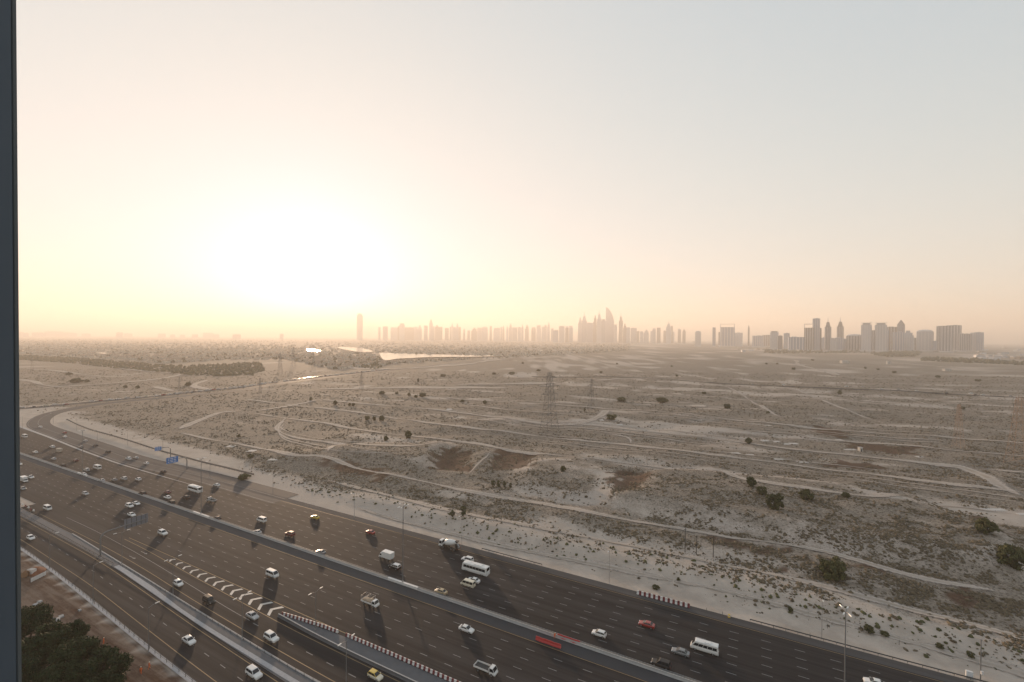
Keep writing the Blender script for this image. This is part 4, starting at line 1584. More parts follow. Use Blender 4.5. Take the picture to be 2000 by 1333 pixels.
fcars = [(1611, 759, 'black', 'sedan'), (1653, 761, 'white', 'van'), (1685, 761, 'silver', 'sedan'), (1721, 765, 'white', 'sedan'), (1755, 766, 'grey', 'suv'), (1790, 768, 'white', 'sedan'),
         (1848, 772, 'black', 'van'), (1896, 772, 'white', 'van'), (1905, 775, 'black', 'sedan'), (1919, 775, 'white', 'suv'), (1973, 779, 'silver', 'van'), (1990, 781, 'white', 'sedan'),
         (1530, 756, 'white', 'van'), (1470, 754, 'silver', 'sedan')]
for i, (px, py, c, kd) in enumerate(sorted(fcars)):
    x, y = pix(px, py, 0.5)
    o = link('far_car', tiny(c, kd), None, (x, y, zmesh(x, y) + 0.52), math.atan2(-0.10, 1.0) + (math.pi if i % 2 else 0))
    tag(o, 'tiny %s %s on the far desert road, %s from the left' % ({'black': 'dark', 'grey': 'grey'}.get(c, c), 'van' if kd == 'van' else 'car', ordinal(i)), 'car', 'cars on the desert road')

# ------------------------------------------------------------------ people
M_SKIN = mat('skin', (0.22, 0.12, 0.08), 0.6)
M_HELM = mat('safety_helmet', (0.65, 0.60, 0.45), 0.4)


def person(x, y, z, rz, label, lean=0.0, stride=0.18, arm=0.2):
    """A worker about 1.75 m tall: one skinned body, helmet as its own part."""
    v, e, r = [], [], []

    def add(p, rad, parent=None):
        v.append(p)
        r.append(rad)
        if parent is not None:
            e.append((parent, len(v) - 1))
        return len(v) - 1
    pel = add((0, 0, .95), .15)
    ch = add((lean * .3, 0, 1.22), .17, pel)
    sh = add((lean * .45, 0, 1.40), .13, ch)
    nk = add((lean * .5, 0, 1.50), .06, sh)
    hd = add((lean * .55 + .02, 0, 1.62), .105, nk)
    add((lean * .58 + .02, 0, 1.74), .075, hd)
    add((lean * .56 + .12, 0, 1.60), .02, hd)
    for sy in (-1, 1):
        hp = add((0, sy * .10, .90), .11, pel)
        kn = add((sy * stride * .6 + .04, sy * .11, .50), .075, hp)
        an = add((sy * stride, sy * .11, .09), .05, kn)
        add((sy * stride + .17, sy * .12, .045), .04, an)
        s_ = add((lean * .45, sy * .20, 1.38), .075, sh)
        el = add((lean * .4 - sy * arm * .3, sy * .26, 1.10), .052, s_)
        wr = add((lean * .4 + .1 - sy * arm * .5, sy * .25, .86), .036, el)
        pm = add((lean * .4 + .13 - sy * arm * .55, sy * .25, .79), .036, wr)
        for k in range(4):
            f1_ = add((lean * .4 + .13 - sy * arm * .55 + (k - 1.5) * .022, sy * .25, .73), .010, pm)
            add((lean * .4 + .15 - sy * arm * .55 + (k - 1.5) * .022, sy * .245, .69 + .008 * abs(k - 1)), .009, f1_)
        add((lean * .4 + .18 - sy * arm * .55, sy * .235, .76), .010, pm)
    me = bpy.data.meshes.new('body')
    me.from_pydata(v, e, [])
    me.materials.append(M_ORANGE)
    t = empty('person', (x, y, z), rz)
    tag(t, label, 'person', 'road workers')
    b_ = link('body', me, t)
    sk = b_.modifiers.new('skin', 'SKIN')
    for i_, s_ in enumerate(me.skin_vertices[0].data):
        s_.radius = (r[i_], r[i_])
        s_.use_root = i_ == 0
    b_.modifiers.new('smooth', 'SUBSURF').levels = 1
    m_ = MB()
    hx, hz_ = lean * .57 + .02, 1.70
    rings = []
    for (dz, rr) in ((0, .13), (.02, .128), (.07, .105), (.11, .06), (.125, .01)):
        rings.append([(hx + rr * 1.1 * math.cos(a), rr * math.sin(a), hz_ + dz) for a in [2 * math.pi * k / 12 for k in range(12)]])
    loft(rings, m_)
    m_.build('helmet', M_HELM, t, True)
    m_ = MB()
    m_.hexa([(hx + .085, -.06, 1.57), (hx + .10, -.06, 1.57), (hx + .10, .06, 1.57), (hx + .085, .06, 1.57)], [(hx + .09, -.06, 1.69), (hx + .108, -.05, 1.69), (hx + .108, .05, 1.69), (hx + .09, .06, 1.69)])
    m_.build('face', M_SKIN, t)
    return t


for (px, py, rz, lab, ln, st) in ((202, 1258, 0.6, 'person in orange overalls standing farthest up the dirt site', .1, .08),
                                  (275, 1317, 2.2, 'person in orange overalls walking, left of a pair on dirt', .2, .26),
                                  (291, 1307, 1.0, 'person in orange overalls walking, right of a pair on dirt', .1, .22)):
    x, y, z = gp(px, py)
    person(x, y, zmesh(x, y) + .01, rz, lab, ln, st)
x, y = pix(1083, 1247)
person(x, y, 0.02, -1.0, 'person in orange leaning by the red barriers on the median', .5, .1)
# ------------------------------------------------------------------ vegetation
def leaf_mat(name, c0, c1):
    m, nt, b = new_mat(name)
    geo = N(nt, 'ShaderNodeNewGeometry')
    oi = N(nt, 'ShaderNodeObjectInfo')
    n3 = noise_out(nt, geo.outputs['Position'], 0.9, 3)
    c = mixc(nt, ramp(nt, n3, (0.3, 0.7)), c0, c1)
    rnd = N(nt, 'ShaderNodeMath')
    rnd.operation = 'MULTIPLY'
    nt.links.new(geo.outputs['Random Per Island'], rnd.inputs[0])
    rnd.inputs[1].default_value = 0.6
    c = mixc(nt, rnd.outputs[0], c, tuple(min(1, x * 1.7) for x in c1))
    c = mixc(nt, mth(nt, 'MULTIPLY', oi.outputs['Random'], 0.35), c, tuple(x * 0.6 for x in c0))
    nt.links.new(c, b.inputs['Base Color'])
    b.inputs['Roughness'].default_value = 0.75
    b.inputs['Specular IOR Level'].default_value = 0.2
    return m


M_LEAF = leaf_mat('dark_leaf', (0.008, 0.017, 0.005), (0.018, 0.034, 0.009))
M_BUSH = leaf_mat('olive_leaf', (0.045, 0.048, 0.020), (0.088, 0.086, 0.034))
M_FARLEAF = leaf_mat('far_leaf', (0.034, 0.037, 0.020), (0.066, 0.064, 0.032))
M_BARK = mat('bark', (0.07, 0.05, 0.035), 0.9, var=0.3, scale=8)
M_SCRUB = leaf_mat('dry_scrub', (0.060, 0.046, 0.030), (0.12, 0.094, 0.060))


def crown_mesh(name, seed, n_clump, n_leaf, size, rx, rz, zc, material, lowest=-0.75):
    """Leaf-sized faces spread in clumps through an uneven crown."""
    r = np.random.default_rng(seed)
    th = r.uniform(0, 2 * math.pi, n_clump)
    ph = np.arccos(r.uniform(lowest, 1, n_clump))
    rad = r.uniform(0.35, 1.0, n_clump) ** 0.6
    cx = rx * rad * np.sin(ph) * np.cos(th)
    cy = rx * rad * np.sin(ph) * np.sin(th)
    cz = zc + rz * rad * np.cos(ph)
    cr = r.uniform(0.16, 0.36, n_clump) * rx
    vs_, fs = [], []
    for i in range(n_clump):
        k = n_leaf
        d = r.normal(size=(k, 3))
        d /= np.linalg.norm(d, axis=1)[:, None]
        p = np.array([cx[i], cy[i], cz[i]]) + d * (cr[i] * r.uniform(0.3, 1, k) ** 0.5)[:, None] * np.array([1, 1, 0.8])
        u = r.normal(size=(k, 3))
        u /= np.linalg.norm(u, axis=1)[:, None]
        w = np.cross(u, d)
        w /= (np.linalg.norm(w, axis=1)[:, None] + 1e-6)
        s = size * r.uniform(0.6, 1.4, k)
        for j in range(k):
            b = len(vs_)
            a, c = u[j] * s[j], w[j] * s[j] * 0.55
            q = p[j]
            vs_ += [tuple(q - a), tuple(q + c), tuple(q + a), tuple(q - c)]
            fs.append((b, b + 1, b + 2, b + 3))
    m_ = MB()
    m_.add(vs_, fs)
    return m_.mesh(name, material), list(zip(cx, cy, cz))


def trunk_mesh(name, h, r, limbs):
    m_ = MB()
    m_.tube((0, 0, -0.3), (0.05 * h, 0.03 * h, h * 0.55), r, r * 0.7, 7)
    m_.tube((0.05 * h, 0.03 * h, h * 0.55), (0.02 * h, -0.02 * h, h * 0.95), r * 0.7, r * 0.25, 6)
    for (x, y, z) in limbs:
        m_.tube((0.04 * h, 0.02 * h, h * 0.4), (x * 0.8, y * 0.8, z), r * 0.45, r * 0.12, 5)
    return m_.mesh(name, M_BARK)


def kind_tree(seed, n_clump, n_leaf, size, rx, rz, zc, material, lowest=-0.75):
    cm, cl = crown_mesh('crown', seed, n_clump, n_leaf, size, rx, rz, zc, material, lowest)
    tm = trunk_mesh('trunk', zc + rz * 0.4, max(0.06, rx * 0.055), cl[::max(1, n_clump // 7)])
    return cm, tm


def put_tree(kt, name, x, y, z, sc, rz, label, cat, group):
    t = empty(name, (x, y, z), rz)
    t.scale = sc if isinstance(sc, tuple) else (sc, sc, sc)
    tag(t, label, cat, group)
    link('crown', kt[0], t)
    link('trunk', kt[1], t)
    return t


# trees at the bottom left
big = [kind_tree(100 + i, 80, 170, 0.21, 3.9, 3.0, 4.6, M_LEAF, -0.9) for i in range(3)]
for i, (px, py, sc, lab) in enumerate([
        (58, 1258, 1.25, 'dark leafy tree against the window frame, highest of the clump'),
        (132, 1272, 0.95, 'smaller leafy tree jutting towards the dirt site'),
        (75, 1318, 1.45, 'broad dark tree at the lower left beside the frame'),
        (150, 1338, 1.35, 'dark leafy tree in the middle of the bottom clump'),
        (205, 1352, 1.2, 'dark leafy tree at the right end of the bottom clump'),
        (110, 1385, 1.2, 'dark tree cut by the bottom edge, lowest of the clump'),
        (30, 1370, 1.2, 'dark tree in the bottom left corner under the frame'),
        (185, 1400, 1.1, 'dark tree mostly below the bottom edge beside the dirt')]):
    x, y, z = gp(px, py)
    put_tree(big[i % 3], 'tree', x, y, z - 0.1, sc, i * 1.1, lab, 'tree', 'trees at the bottom left')

# bushes standing in the desert (base pixel, width in px, height in px)
bush_k = [kind_tree(200 + i, 40, 70, 0.10, 0.95, 0.72, 0.72, M_BUSH, -1.0) for i in range(4)]
col_k = [kind_tree(230 + i, 40, 60, 0.085, 0.55, 1.0, 1.05, M_BUSH, -1.0) for i in range(2)]
BUSH = [
    (797, 857, 17, 20, 'round dark bush beside a dirt track left of the brown hollow'), (753, 862, 13, 14, 'small bush left of the round dark one by the track'),
    (716, 821, 13, 12, 'leftmost of three bushes in a row along a track'), (730, 822, 11, 11, 'middle of three bushes in a row along a track'),
    (744, 823, 14, 14, 'rightmost of three bushes in a row along a track'),
    (1470, 953, 24, 24, 'olive bush at the upper left of the sloping line of bushes'), (1491, 969, 22, 22, 'olive bush in the middle of the sloping line of bushes'),
    (1520, 998, 38, 36, 'largest olive bush at the foot of the sloping line'), (1580, 979, 28, 24, 'wide olive bush right of the sloping line of bushes'),
    (1655, 974, 17, 12, 'low bush by the track, right of the wide olive bush'), (1637, 1140, 50, 50, 'biggest rounded shrub alone on the near slope at right'),
    (1992, 1124, 46, 40, 'big shrub cut by the right edge'), (1938, 1048, 30, 28, 'shrub in the dark herbs near the right edge'),
    (883, 1012, 15, 21, 'upright bush, left of a pair above the concrete mixer'), (904, 1010, 17, 29, 'taller bush, right of a pair above the concrete mixer'),
    (963, 953, 12, 20, 'upright bush at the left end of the row below the hollow'), (974, 953, 11, 19, 'second upright bush in the row below the hollow'),
    (985, 953, 11, 19, 'third upright bush in the row below the hollow'), (997, 954, 9, 14, 'short bush at the right end of the row below the hollow'),
    (1100, 923, 17, 16, 'bush on the pale mound right of the pylon foot'), (1283, 1153, 18, 11, 'low bush in the sand hollow behind the far road blocks'),
    (1326, 1138, 9, 10, 'small round bush above the far road blocks'), (1546, 1199, 11, 11, 'small green bush on the far sandy verge'),
    (1703, 1241, 22, 13, 'low bush on the sandy verge right of the tall lamp'), (1731, 1247, 16, 9, 'flat bush beside a larger one on the sandy verge'),
    (1840, 1272, 14, 10, 'small dark bush on the verge left of the roadside post'), (1900, 1290, 12, 12, 'small bush on the verge beside the roadside post'),
    (471, 939, 30, 12, 'low dark scrub bush at the end of the slip road fence'), (488, 895, 14, 8, 'flat green bush among pale slabs by the track'),
    (1465, 868, 17, 15, 'brown bush beside the row of pale slabs'), (1196, 821, 26, 15, 'wide bush right of the track junction'),
    (1142, 805, 7, 10, 'thin upright bush left of the track junction'), (1215, 786, 23, 12, 'dark wide bush above the track junction'),
    (1295, 788, 34, 14, 'broad low bush beside the pale sand patch'), (1422, 799, 15, 13, 'round bush at the foot of a diagonal track'),
    (825, 776, 20, 10, 'widest bush of the small group on the middle plain'), (745, 771, 15, 9, 'bush left of the small group on the middle plain')]
for i, (px, py, w, h, lab) in enumerate(BUSH):
    x, y, z = gp(px, py)
    k = math.hypot(x, y) / FPX
    wm, hm_r = w * k * 0.8, h * k * 0.85
    kt = (col_k if h > w * 1.25 else bush_k)[i % 2 if h > w * 1.25 else i % 4]
    bw, bh = (1.35, 2.35) if h > w * 1.25 else (2.2, 1.75)
    put_tree(kt, 'bush', x, y + wm * 0.3, zmesh(x, y + wm * 0.3) - 0.05, (wm / bw, wm / bw, hm_r / bh), i * 0.9, lab, 'bush', 'bushes in the desert')
far_b = [(775, 770, 11, 6), (799, 774, 9, 10), (812, 777, 11, 8), (607, 783, 9, 10), (655, 791, 11, 12), (683, 793, 8, 8), (690, 793, 9, 9), (903, 786, 12, 8), (947, 789, 13, 10),
         (817, 746, 6, 11), (865, 736, 17, 8), (1375, 770, 11, 7), (1640, 771, 8, 11), (1550, 723, 8, 7), (1497, 712, 6, 4), (1518, 712, 6, 4), (1587, 705, 7, 4),
         (1690, 721, 6, 5), (1715, 723, 6, 4), (1747, 729, 8, 5), (1832, 738, 9, 5), (1910, 745, 9, 5), (965, 732, 11, 7), (1000, 732, 19, 8), (1052, 726, 14, 6), (1021, 711, 7, 6),
         (1205, 712, 6, 4), (1174, 729, 8, 6), (1322, 736, 7, 6), (1312, 717, 6, 5), (135, 733, 11, 6), (150, 748, 22, 10), (170, 747, 8, 7), (269, 759, 8, 7), (367, 754, 14, 9),
         (245, 758, 9, 6), (1880, 800, 10, 6), (1500, 807, 9, 5), (466, 854, 9, 7)]
for i, (px, py, w, h) in enumerate(sorted(far_b)):
    x, y, z = gp(px, py)
    k = math.hypot(x, y) / FPX
    wm, hm_r = max(1.6, w * k * 0.75), max(1.3, h * k * 0.8)
    put_tree(bush_k[i % 4], 'bush', x, y, zmesh(x, y) - 0.1, (wm / 2.2, wm / 2.2, hm_r / 1.75), i * 0.7, 'small dark bush on the far plain, %s from the left' % ordinal(i), 'bush', 'far bushes on the plain')

# low dry scrub: nobody could count it
def blob_mass(name, P, S, H, material, label, seed, nr=5):
    """One mesh of many small uneven tufts. P (n,3), S width, H height."""
    r = np.random.default_rng(seed)
    n = len(P)
    a = np.arange(nr) * 2 * math.pi / nr
    ring0 = np.stack([np.cos(a), np.sin(a), np.zeros(nr)], 1)
    ring1 = np.stack([0.8 * np.cos(a + 0.6), 0.8 * np.sin(a + 0.6), np.full(nr, 0.6)], 1)
    top = np.array([[0.0, 0.0, 1.0]])
    T = np.concatenate([ring0, ring1, top], 0)
    m = len(T)
    j = r.uniform(0.6, 1.35, (n, m, 3))
    j[:, :nr, 2] = 1
    rot = r.uniform(0, 6.28, n)
    c, s = np.cos(rot)[:, None], np.sin(rot)[:, None]
    X = T[None, :, :] * j
    asp = r.uniform(0.7, 1.3, n)[:, None]
    x = (X[..., 0] * c - X[..., 1] * s) * S[:, None] * asp
    y = (X[..., 0] * s + X[..., 1] * c) * S[:, None] / asp
    z = X[..., 2] * H[:, None] - 0.05 * H[:, None]
    Vv = np.stack([x + P[:, 0:1], y + P[:, 1:2], z + P[:, 2:3]], -1).reshape(-1, 3)
    F = []
    for k in range(nr):
        k2 = (k + 1) % nr
        F += [(k, k2, nr + k), (k2, nr + k2, nr + k), (nr + k, nr + k2, 2 * nr)]
    F = np.array(F)
    FF = (F[None] + (np.arange(n) * m)[:, None, None]).reshape(-1, 3)
    me = bpy.data.meshes.new(name)
    me.vertices.add(len(Vv))
    me.vertices.foreach_set('co', Vv.astype(np.float32).ravel())
    me.loops.add(FF.size)
    me.loops.foreach_set('vertex_index', FF.astype(np.int32).ravel())
    me.polygons.add(len(FF))
    me.polygons.foreach_set('loop_start', np.arange(0, FF.size, 3, dtype=np.int32))
    me.polygons.foreach_set('loop_total', np.full(len(FF), 3, dtype=np.int32))
    me.update(calc_edges=True)
    me.materials.append(material)
    o = link(name, me)
    tag(o, label, name.replace('_', ' '), kind='stuff')
    return o


def zmesh_v(x, y):
    i = np.clip(np.searchsorted(gx, x) - 1, 0, len(gx) - 2)
    j = np.clip(np.searchsorted(gy, y) - 1, 0, len(gy) - 2)
    tx = (x - gx[i]) / (gx[i + 1] - gx[i])
    ty = (y - gy[j]) / (gy[j + 1] - gy[j])
    return (GZ[j, i] * (1 - tx) + GZ[j, i + 1] * tx) * (1 - ty) + (GZ[j + 1, i] * (1 - tx) + GZ[j + 1, i + 1] * tx) * ty


track_lines = [smooth_poly([gp(*p)[:2] for p in pts_], 12.0) for pts_, w_ in TRACKS]
track_w = [w_ for pts_, w_ in TRACKS]


def scatter(n, ymin, ymax, seed, power=1.0):
    """Random points over the part of the plain the picture can show, thinner with distance."""
    r = np.random.default_rng(seed)
    iy = r.uniform(1 / ymax ** power, 1 / ymin ** power, n) ** (-1 / power)
    x = r.uniform(-1.18, 1.18, n) * iy
    return x, iy


sx_, sy_ = scatter(420000, 115, 1100, 5, 0.5)
ss_, oo_ = to_so(sx_, sy_)
edge_ = 36.0 + 14 * sstep(-180, -300, ss_) + 10 * sstep(-330, -520, ss_)
keep = (oo_ > edge_ + 5)
sx_, sy_, ss_, oo_, edge_ = sx_[keep], sy_[keep], ss_[keep], oo_[keep], edge_[keep]
cv = cover(sx_, sy_)
hb_ = herb(sx_, sy_)
den = 0.10 + 0.9 * np.clip(cv * 1.25 - 0.15, 0, 1) + 0.6 * hb_
den *= sstep(3, 26, oo_ - edge_) * 0.88 + 0.12
clump = vnoise(sx_ / 3.5, sy_ / 3, 77) + 0.8 * vnoise(sx_ / 11, sy_ / 8, 78) + 0.6 * vnoise(sx_ / 40, sy_ / 22, 79)
den *= 0.06 + 1.9 * sstep(-0.15, 0.45, clump)
dm = np.full(sx_.shape, 1e9)
for ln, w_ in zip(track_lines, track_w):
    bb = np.array(ln)
    sel = (sx_ > bb[:, 0].min() - 15) & (sx_ < bb[:, 0].max() + 15) & (sy_ > bb[:, 1].min() - 15) & (sy_ < bb[:, 1].max() + 15)
    if sel.any():
        dm[sel] = np.minimum(dm[sel], line_dist(sx_[sel], sy_[sel], ln) - w_ * 0.5)
dsl = np.minimum(line_dist(sx_, sy_, SLIP), line_dist(sx_, sy_, QUEUE))
keep = (nrg.uniform(0, 1, len(sx_)) < den) & (dm > 0.3) & (dsl > 12)
sx_, sy_, cv = sx_[keep], sy_[keep], cv[keep]
n_s = len(sx_)
size_ = (0.13 + 0.62 * nrg.uniform(0, 1, n_s) ** 3.4) * (1 + np.clip((sy_ - 300) / 700, 0, 1))
P_ = np.stack([sx_, sy_, zmesh_v(sx_, sy_)], 1)
blob_mass('dry_scrub', P_, size_, size_ * nrg.uniform(0.7, 1.2, n_s), M_SCRUB, 'low dry scrub dotting the whole desert plain', 3)
# a line of larger tufts along the bank beside the road
tx_, ty_ = [], []
for k in range(520):
    s0 = rng.uniform(-160, 140)
    o0 = 52 + rng.gauss(0, 4.0) + 2 * math.sin(s0 / 23)
    a, b_ = so(s0, o0)
    tx_.append(a)
    ty_.append(b_)
tx_, ty_ = np.array(tx_), np.array(ty_)
sz_ = 0.15 + 0.6 * nrg.uniform(0, 1, len(tx_)) ** 2
blob_mass('bank_tufts', np.stack([tx_, ty_, zmesh_v(tx_, ty_)], 1), sz_, sz_ * 1.1, M_BUSH, 'dark tufts growing along the sandy bank', 8)

# ------------------------------------------------------------------ pylons, poles, slabs, small things
M_PYL = mat('pylon_steel', (0.20, 0.19, 0.18), 0.6, 0.5, var=0.15)
M_PYL_LIT = mat('pylon_orange_lit', (0.36, 0.25, 0.18), 0.7, 0.2, var=0.2)  # orange sunlight on the right-hand pylons, put into the steel colour


def pylon(x, y, z, h, w, label, material, rz=0.0):
    t = empty('power_pylon', (x, y, z), rz)
    tag(t, label, 'pylon', 'power pylons')
    leg_h = [0, .14, .28, .42, .55, .67, .78, .88, 1.0]
    hw = [w / 2 * (1 - .78 * k ** .8) for k in leg_h]
    th = max(.10, h * .0032)
    corners = [(-1, -1), (1, -1), (1, 1), (-1, 1)]
    for cx, cy in corners:
        m_ = MB()
        for a in range(len(leg_h) - 1):
            m_.tube((cx * hw[a], cy * hw[a], leg_h[a] * h), (cx * hw[a + 1], cy * hw[a + 1], leg_h[a + 1] * h), th, th, 4)
        m_.build('leg', material, t)
    m_ = MB()
    for a in range(len(leg_h) - 1):
        for k in range(4):
            c0, c1 = corners[k], corners[(k + 1) % 4]
            p = lambda c, i: (c[0] * hw[i], c[1] * hw[i], leg_h[i] * h)
            m_.tube(p(c0, a), p(c1, a + 1), th * .6, th * .6, 3)
            m_.tube(p(c1, a), p(c0, a + 1), th * .6, th * .6, 3)
            m_.tube(p(c0, a + 1), p(c1, a + 1), th * .6, th * .6, 3)
    m_.build('bracing', material, t)
    for zf, ln in ((.62, .17), (.76, .20), (.90, .15)):
        for sx in (-1, 1):
            m_ = MB()
            L = ln * h
            for cy in (-1, 1):
                m_.tube((0, cy * hw[6], zf * h), (sx * L, 0, zf * h + .01 * h), th * .7, th * .5, 4)
                m_.tube((0, cy * hw[6], zf * h + .05 * h), (sx * L, 0, zf * h + .01 * h), th * .7, th * .5, 4)
            m_.build('cross_arm', material, t)
            MB().tube((sx * L, 0, zf * h), (sx * L, 0, zf * h - .045 * h), .11, .11, 5).build('insulator', M_DSTEEL, t)
    return t


for (px, pyb, pyt, w, lab, mm, rz) in [
        (1073, 840, 728, 11, 'tallest grey lattice pylon in the middle of the plain', M_PYL, 0.5), (1155, 800, 740, 8, 'grey lattice pylon behind and right of the tallest one', M_PYL, 0.5),
        (547, 735, 690, 9, 'hazy pylon left of the lake, nearer of two', M_PYL, 0.9), (573, 716, 678, 9, 'hazy pylon left of the lake, farther of two', M_PYL, 0.9),
        (1872, 874, 790, 8, 'orange-lit pylon on the right, left of another', M_PYL_LIT, 0.3), (1990, 907, 775, 11, 'orange-lit pylon cut by the right edge', M_PYL_LIT, 0.3),
        (612, 722, 690, 9, 'faint pylon just left of the bright lake', M_PYL, 0.9), (248, 712, 684, 9, 'faint pylon over the dark tree belt at left', M_PYL, 0.7),
        (63, 728, 698, 8, 'faint pylon close to the window frame', M_PYL, 0.7), (350, 762, 736, 7, 'small pylon beside the queue of cars', M_PYL, 0.7),
        (706, 765, 725, 8, 'faint pylon below the lake on the plain', M_PYL, 0.9), (508, 770, 738, 7, 'small pylon at the right end of the queue', M_PYL, 0.9)]:
    x, y, z = gp(px, pyb)
    h = height_at(px, pyt, x, y) - z
    pylon(x, y, z - .1, h, w * h / 50 * 1.1, lab, mm, rz)

for i, (px, pyb, pyt) in enumerate([(1338, 1079, 1032), (1360, 1084, 1046), (1393, 1089, 1047)]):
    x, y, z = gp(px, pyb)
    h = height_at(px, pyt, x, y) - z
    t = empty('utility_pole', (x, y, z))
    tag(t, 'dark wooden pole in the scrub, %s of three in a row' % ['left one', 'middle one', 'right one'][i], 'pole', 'dark poles in the scrub')
    MB().tube((0, 0, -.3), (0, 0, h), .16, .11, 8).build('pole', M_WOOD, t)
    m_ = MB()
    m_.box((0, 0, h - .5), (1.5, .12, .12), .5)
    m_.build('crossbar', M_WOOD, t)
x, y = pix(1915, 1327)
h = height_at(1915, 1250, x, y)
t = empty('camera_pole', (x, y, -.1))
tag(t, 'grey roadside post with a small white box near the right corner', 'pole')
MB().tube((0, 0, 0), (0, 0, h), .13, .10, 8).build('pole', M_POLE, t)
MB().box((.1, -.25, 1.9), (.5, .35, .8)).build('box', M_BWHITE, t)
MB().box((0, 0, h + .08), (.4, .3, .2)).build('head', M_POLE, t)
x, y = pix(1893, 1324)
t = empty('cabinet', (x, y, -.1), RANG)
tag(t, 'white roadside cabinet left of the grey post in the corner', 'cabinet')
MB().box((0, 0, 1.0), (1.3, .6, 1.5)).build('casing', M_BWHITE, t)
MB().box((0, 0, .13), (1.4, .7, .25)).build('foot', M_CONC, t)
MB().box((-.32, -.31, 1.0), (.58, .03, 1.35)).build('door', M_SIGNW, t)
MB().box((.32, -.31, 1.0), (.58, .03, 1.35)).build('door', M_SIGNW, t)
# yellow sand bags / drum on the shoulder
x, y = pix(1424, 1206)
t = empty('traffic_drum', (x, y, 0))
tag(t, 'small yellow drum on the far shoulder right of the road blocks', 'drum')
MB().tube((0, 0, 0.02), (0, 0, .9), .38, .30, 12).build('drum', PAINT['yellow'], t)
MB().tube((0, 0, .45), (0, 0, .62), .356, .34, 12).build('band', M_SIGNW, t)
# little marker posts along the far verge
mk = MB().tube((0, 0, 0), (0, 0, 1.5), .06, .05, 6).mesh('marker_post', M_DSTEEL)
for i, (px, py) in enumerate([(1380, 1196), (1411, 1204), (1511, 1230), (1616, 1228), (1756, 1260), (1582, 1246)]):
    x, y, z = gp(px, py)
    o = link('marker_post', mk, None, (x, y, z - .1))
    tag(o, 'thin dark marker post on the far verge, %s from the left' % ordinal(sorted([1380, 1411, 1511, 1616, 1756, 1582]).index(px)), 'post', 'marker posts on the verge')
# pale slabs lying on the plain
M_SLAB = mat('slab_concrete', (0.46, 0.43, 0.40), 0.9, var=0.2, scale=0.6)
SLABS = [(452, 872, 16, 6), (494, 881, 20, 7), (535, 898, 20, 6), (1175, 821, 10, 4), (1210, 830, 14, 4), (1493, 861, 14, 5), (1516, 863, 13, 4), (1550, 867, 17, 5), (1535, 868, 14, 4),
         (1436, 886, 20, 5), (1465, 889, 16, 3), (1520, 897, 20, 6), (1567, 903, 20, 6), (1660, 879, 22, 4), (1796, 893, 12, 4), (1940, 996, 38, 8), (1500, 984, 20, 5), (1996, 1005, 16, 6),
         (878, 800, 14, 4), (1500, 832, 12, 4), (1640, 860, 12, 4)]
for i, (px, py, w, hpx) in enumerate(sorted(SLABS)):
    x, y, z = gp(px, py)
    k = math.hypot(x, y) / FPX
    wm = w * k * 0.85
    dm_ = max(1.5, hpx * y * y / (FPX * CAMH) * 0.6)
    zz = zmesh(x, y)
    m_ = MB()
    m_.hexa([(-wm / 2, -dm_ / 2, -.6), (wm / 2, -dm_ * .4, -.6), (wm * .46, dm_ / 2, -.6), (-wm * .48, dm_ * .45, -.6)], [(-wm / 2, -dm_ / 2, .15), (wm / 2, -dm_ * .4, .15), (wm * .46, dm_ / 2, .15), (-wm * .48, dm_ * .45, .15)])
    o = m_.build('concrete_slab', M_SLAB)
    o.location = (x, y, zz)
    tag(o, 'pale concrete slab lying on the plain, %s from the left' % ordinal(i), 'slab', 'pale slabs on the plain')
# white kiosks far on the plain
for i, (px, py, w, h) in enumerate([(1650, 710, 12, 4), (1735, 712, 5, 5), (1849, 725, 9, 3), (1680, 882, 4, 6), (1355, 672, 5, 5)]):
    x, y, z = gp(px, py)
    k = math.hypot(x, y) / FPX
    t = empty('cabin', (x, y, zmesh(x, y)))
    tag(t, 'small white cabin standing on the plain, %s' % ['beside the far dirt road', 'square and right of a long one', 'low one by the far pale road', 'narrow one among the slabs', 'far off below the hazy towers'][i], 'cabin', 'white cabins')
    MB().box((0, 0, h * k * .5), (w * k, max(2.5, w * k * .5), h * k)).build('wall', M_SLAB, t)
    MB().box((0, 0, h * k + .12), (w * k + .5, max(2.5, w * k * .5) + .5, .2)).build('roof', M_CONC, t)
    MB().box((0, -max(2.5, w * k * .5) / 2 - .02, h * k * .35), (.9, .06, h * k * .68)).build('door', M_DSTEEL, t)

# building site behind the service road
M_SOIL = mat('red_soil', (0.20, 0.085, 0.045), 0.95, var=0.3, scale=1.2, bump=0.6)
x, y, z = gp(70, 1117)
ss2 = np.linspace(0, 2 * math.pi, 15)[:-1]
m_ = MB()
rings = []
for (rr, zz) in ((3.6, -.3), (2.6, .5), (1.5, 1.15), (.4, 1.5)):
    rings.append([(rr * (1 + .25 * math.sin(a * 3 + rr)) * math.cos(a) * 1.3, rr * math.sin(a) * .8, zz + .15 * math.sin(a * 5)) for a in ss2])
loft([r[::-1] for r in rings], m_)
o = m_.build('soil_heap', M_SOIL, None, True)
o.location = (x, y, z)
o.rotation_euler = (0, 0, RANG)
tag(o, 'heap of red soil behind the white hoarding at left', 'soil heap')
hd_ = empty('hoarding', (*gp(60, 1137)[:2], -.5), RANG)
tag(hd_, 'short white panel hoarding on the dirt site at left', 'fence')
hx0, hx1 = gp(60, 1138), gp(90, 1123)
dxy = (hx1[0] - hx0[0], hx1[1] - hx0[1])
ln = math.hypot(*dxy)
hd_.location = (hx0[0], hx0[1], -.6)
hd_.rotation_euler = (0, 0, math.atan2(dxy[1], dxy[0]))
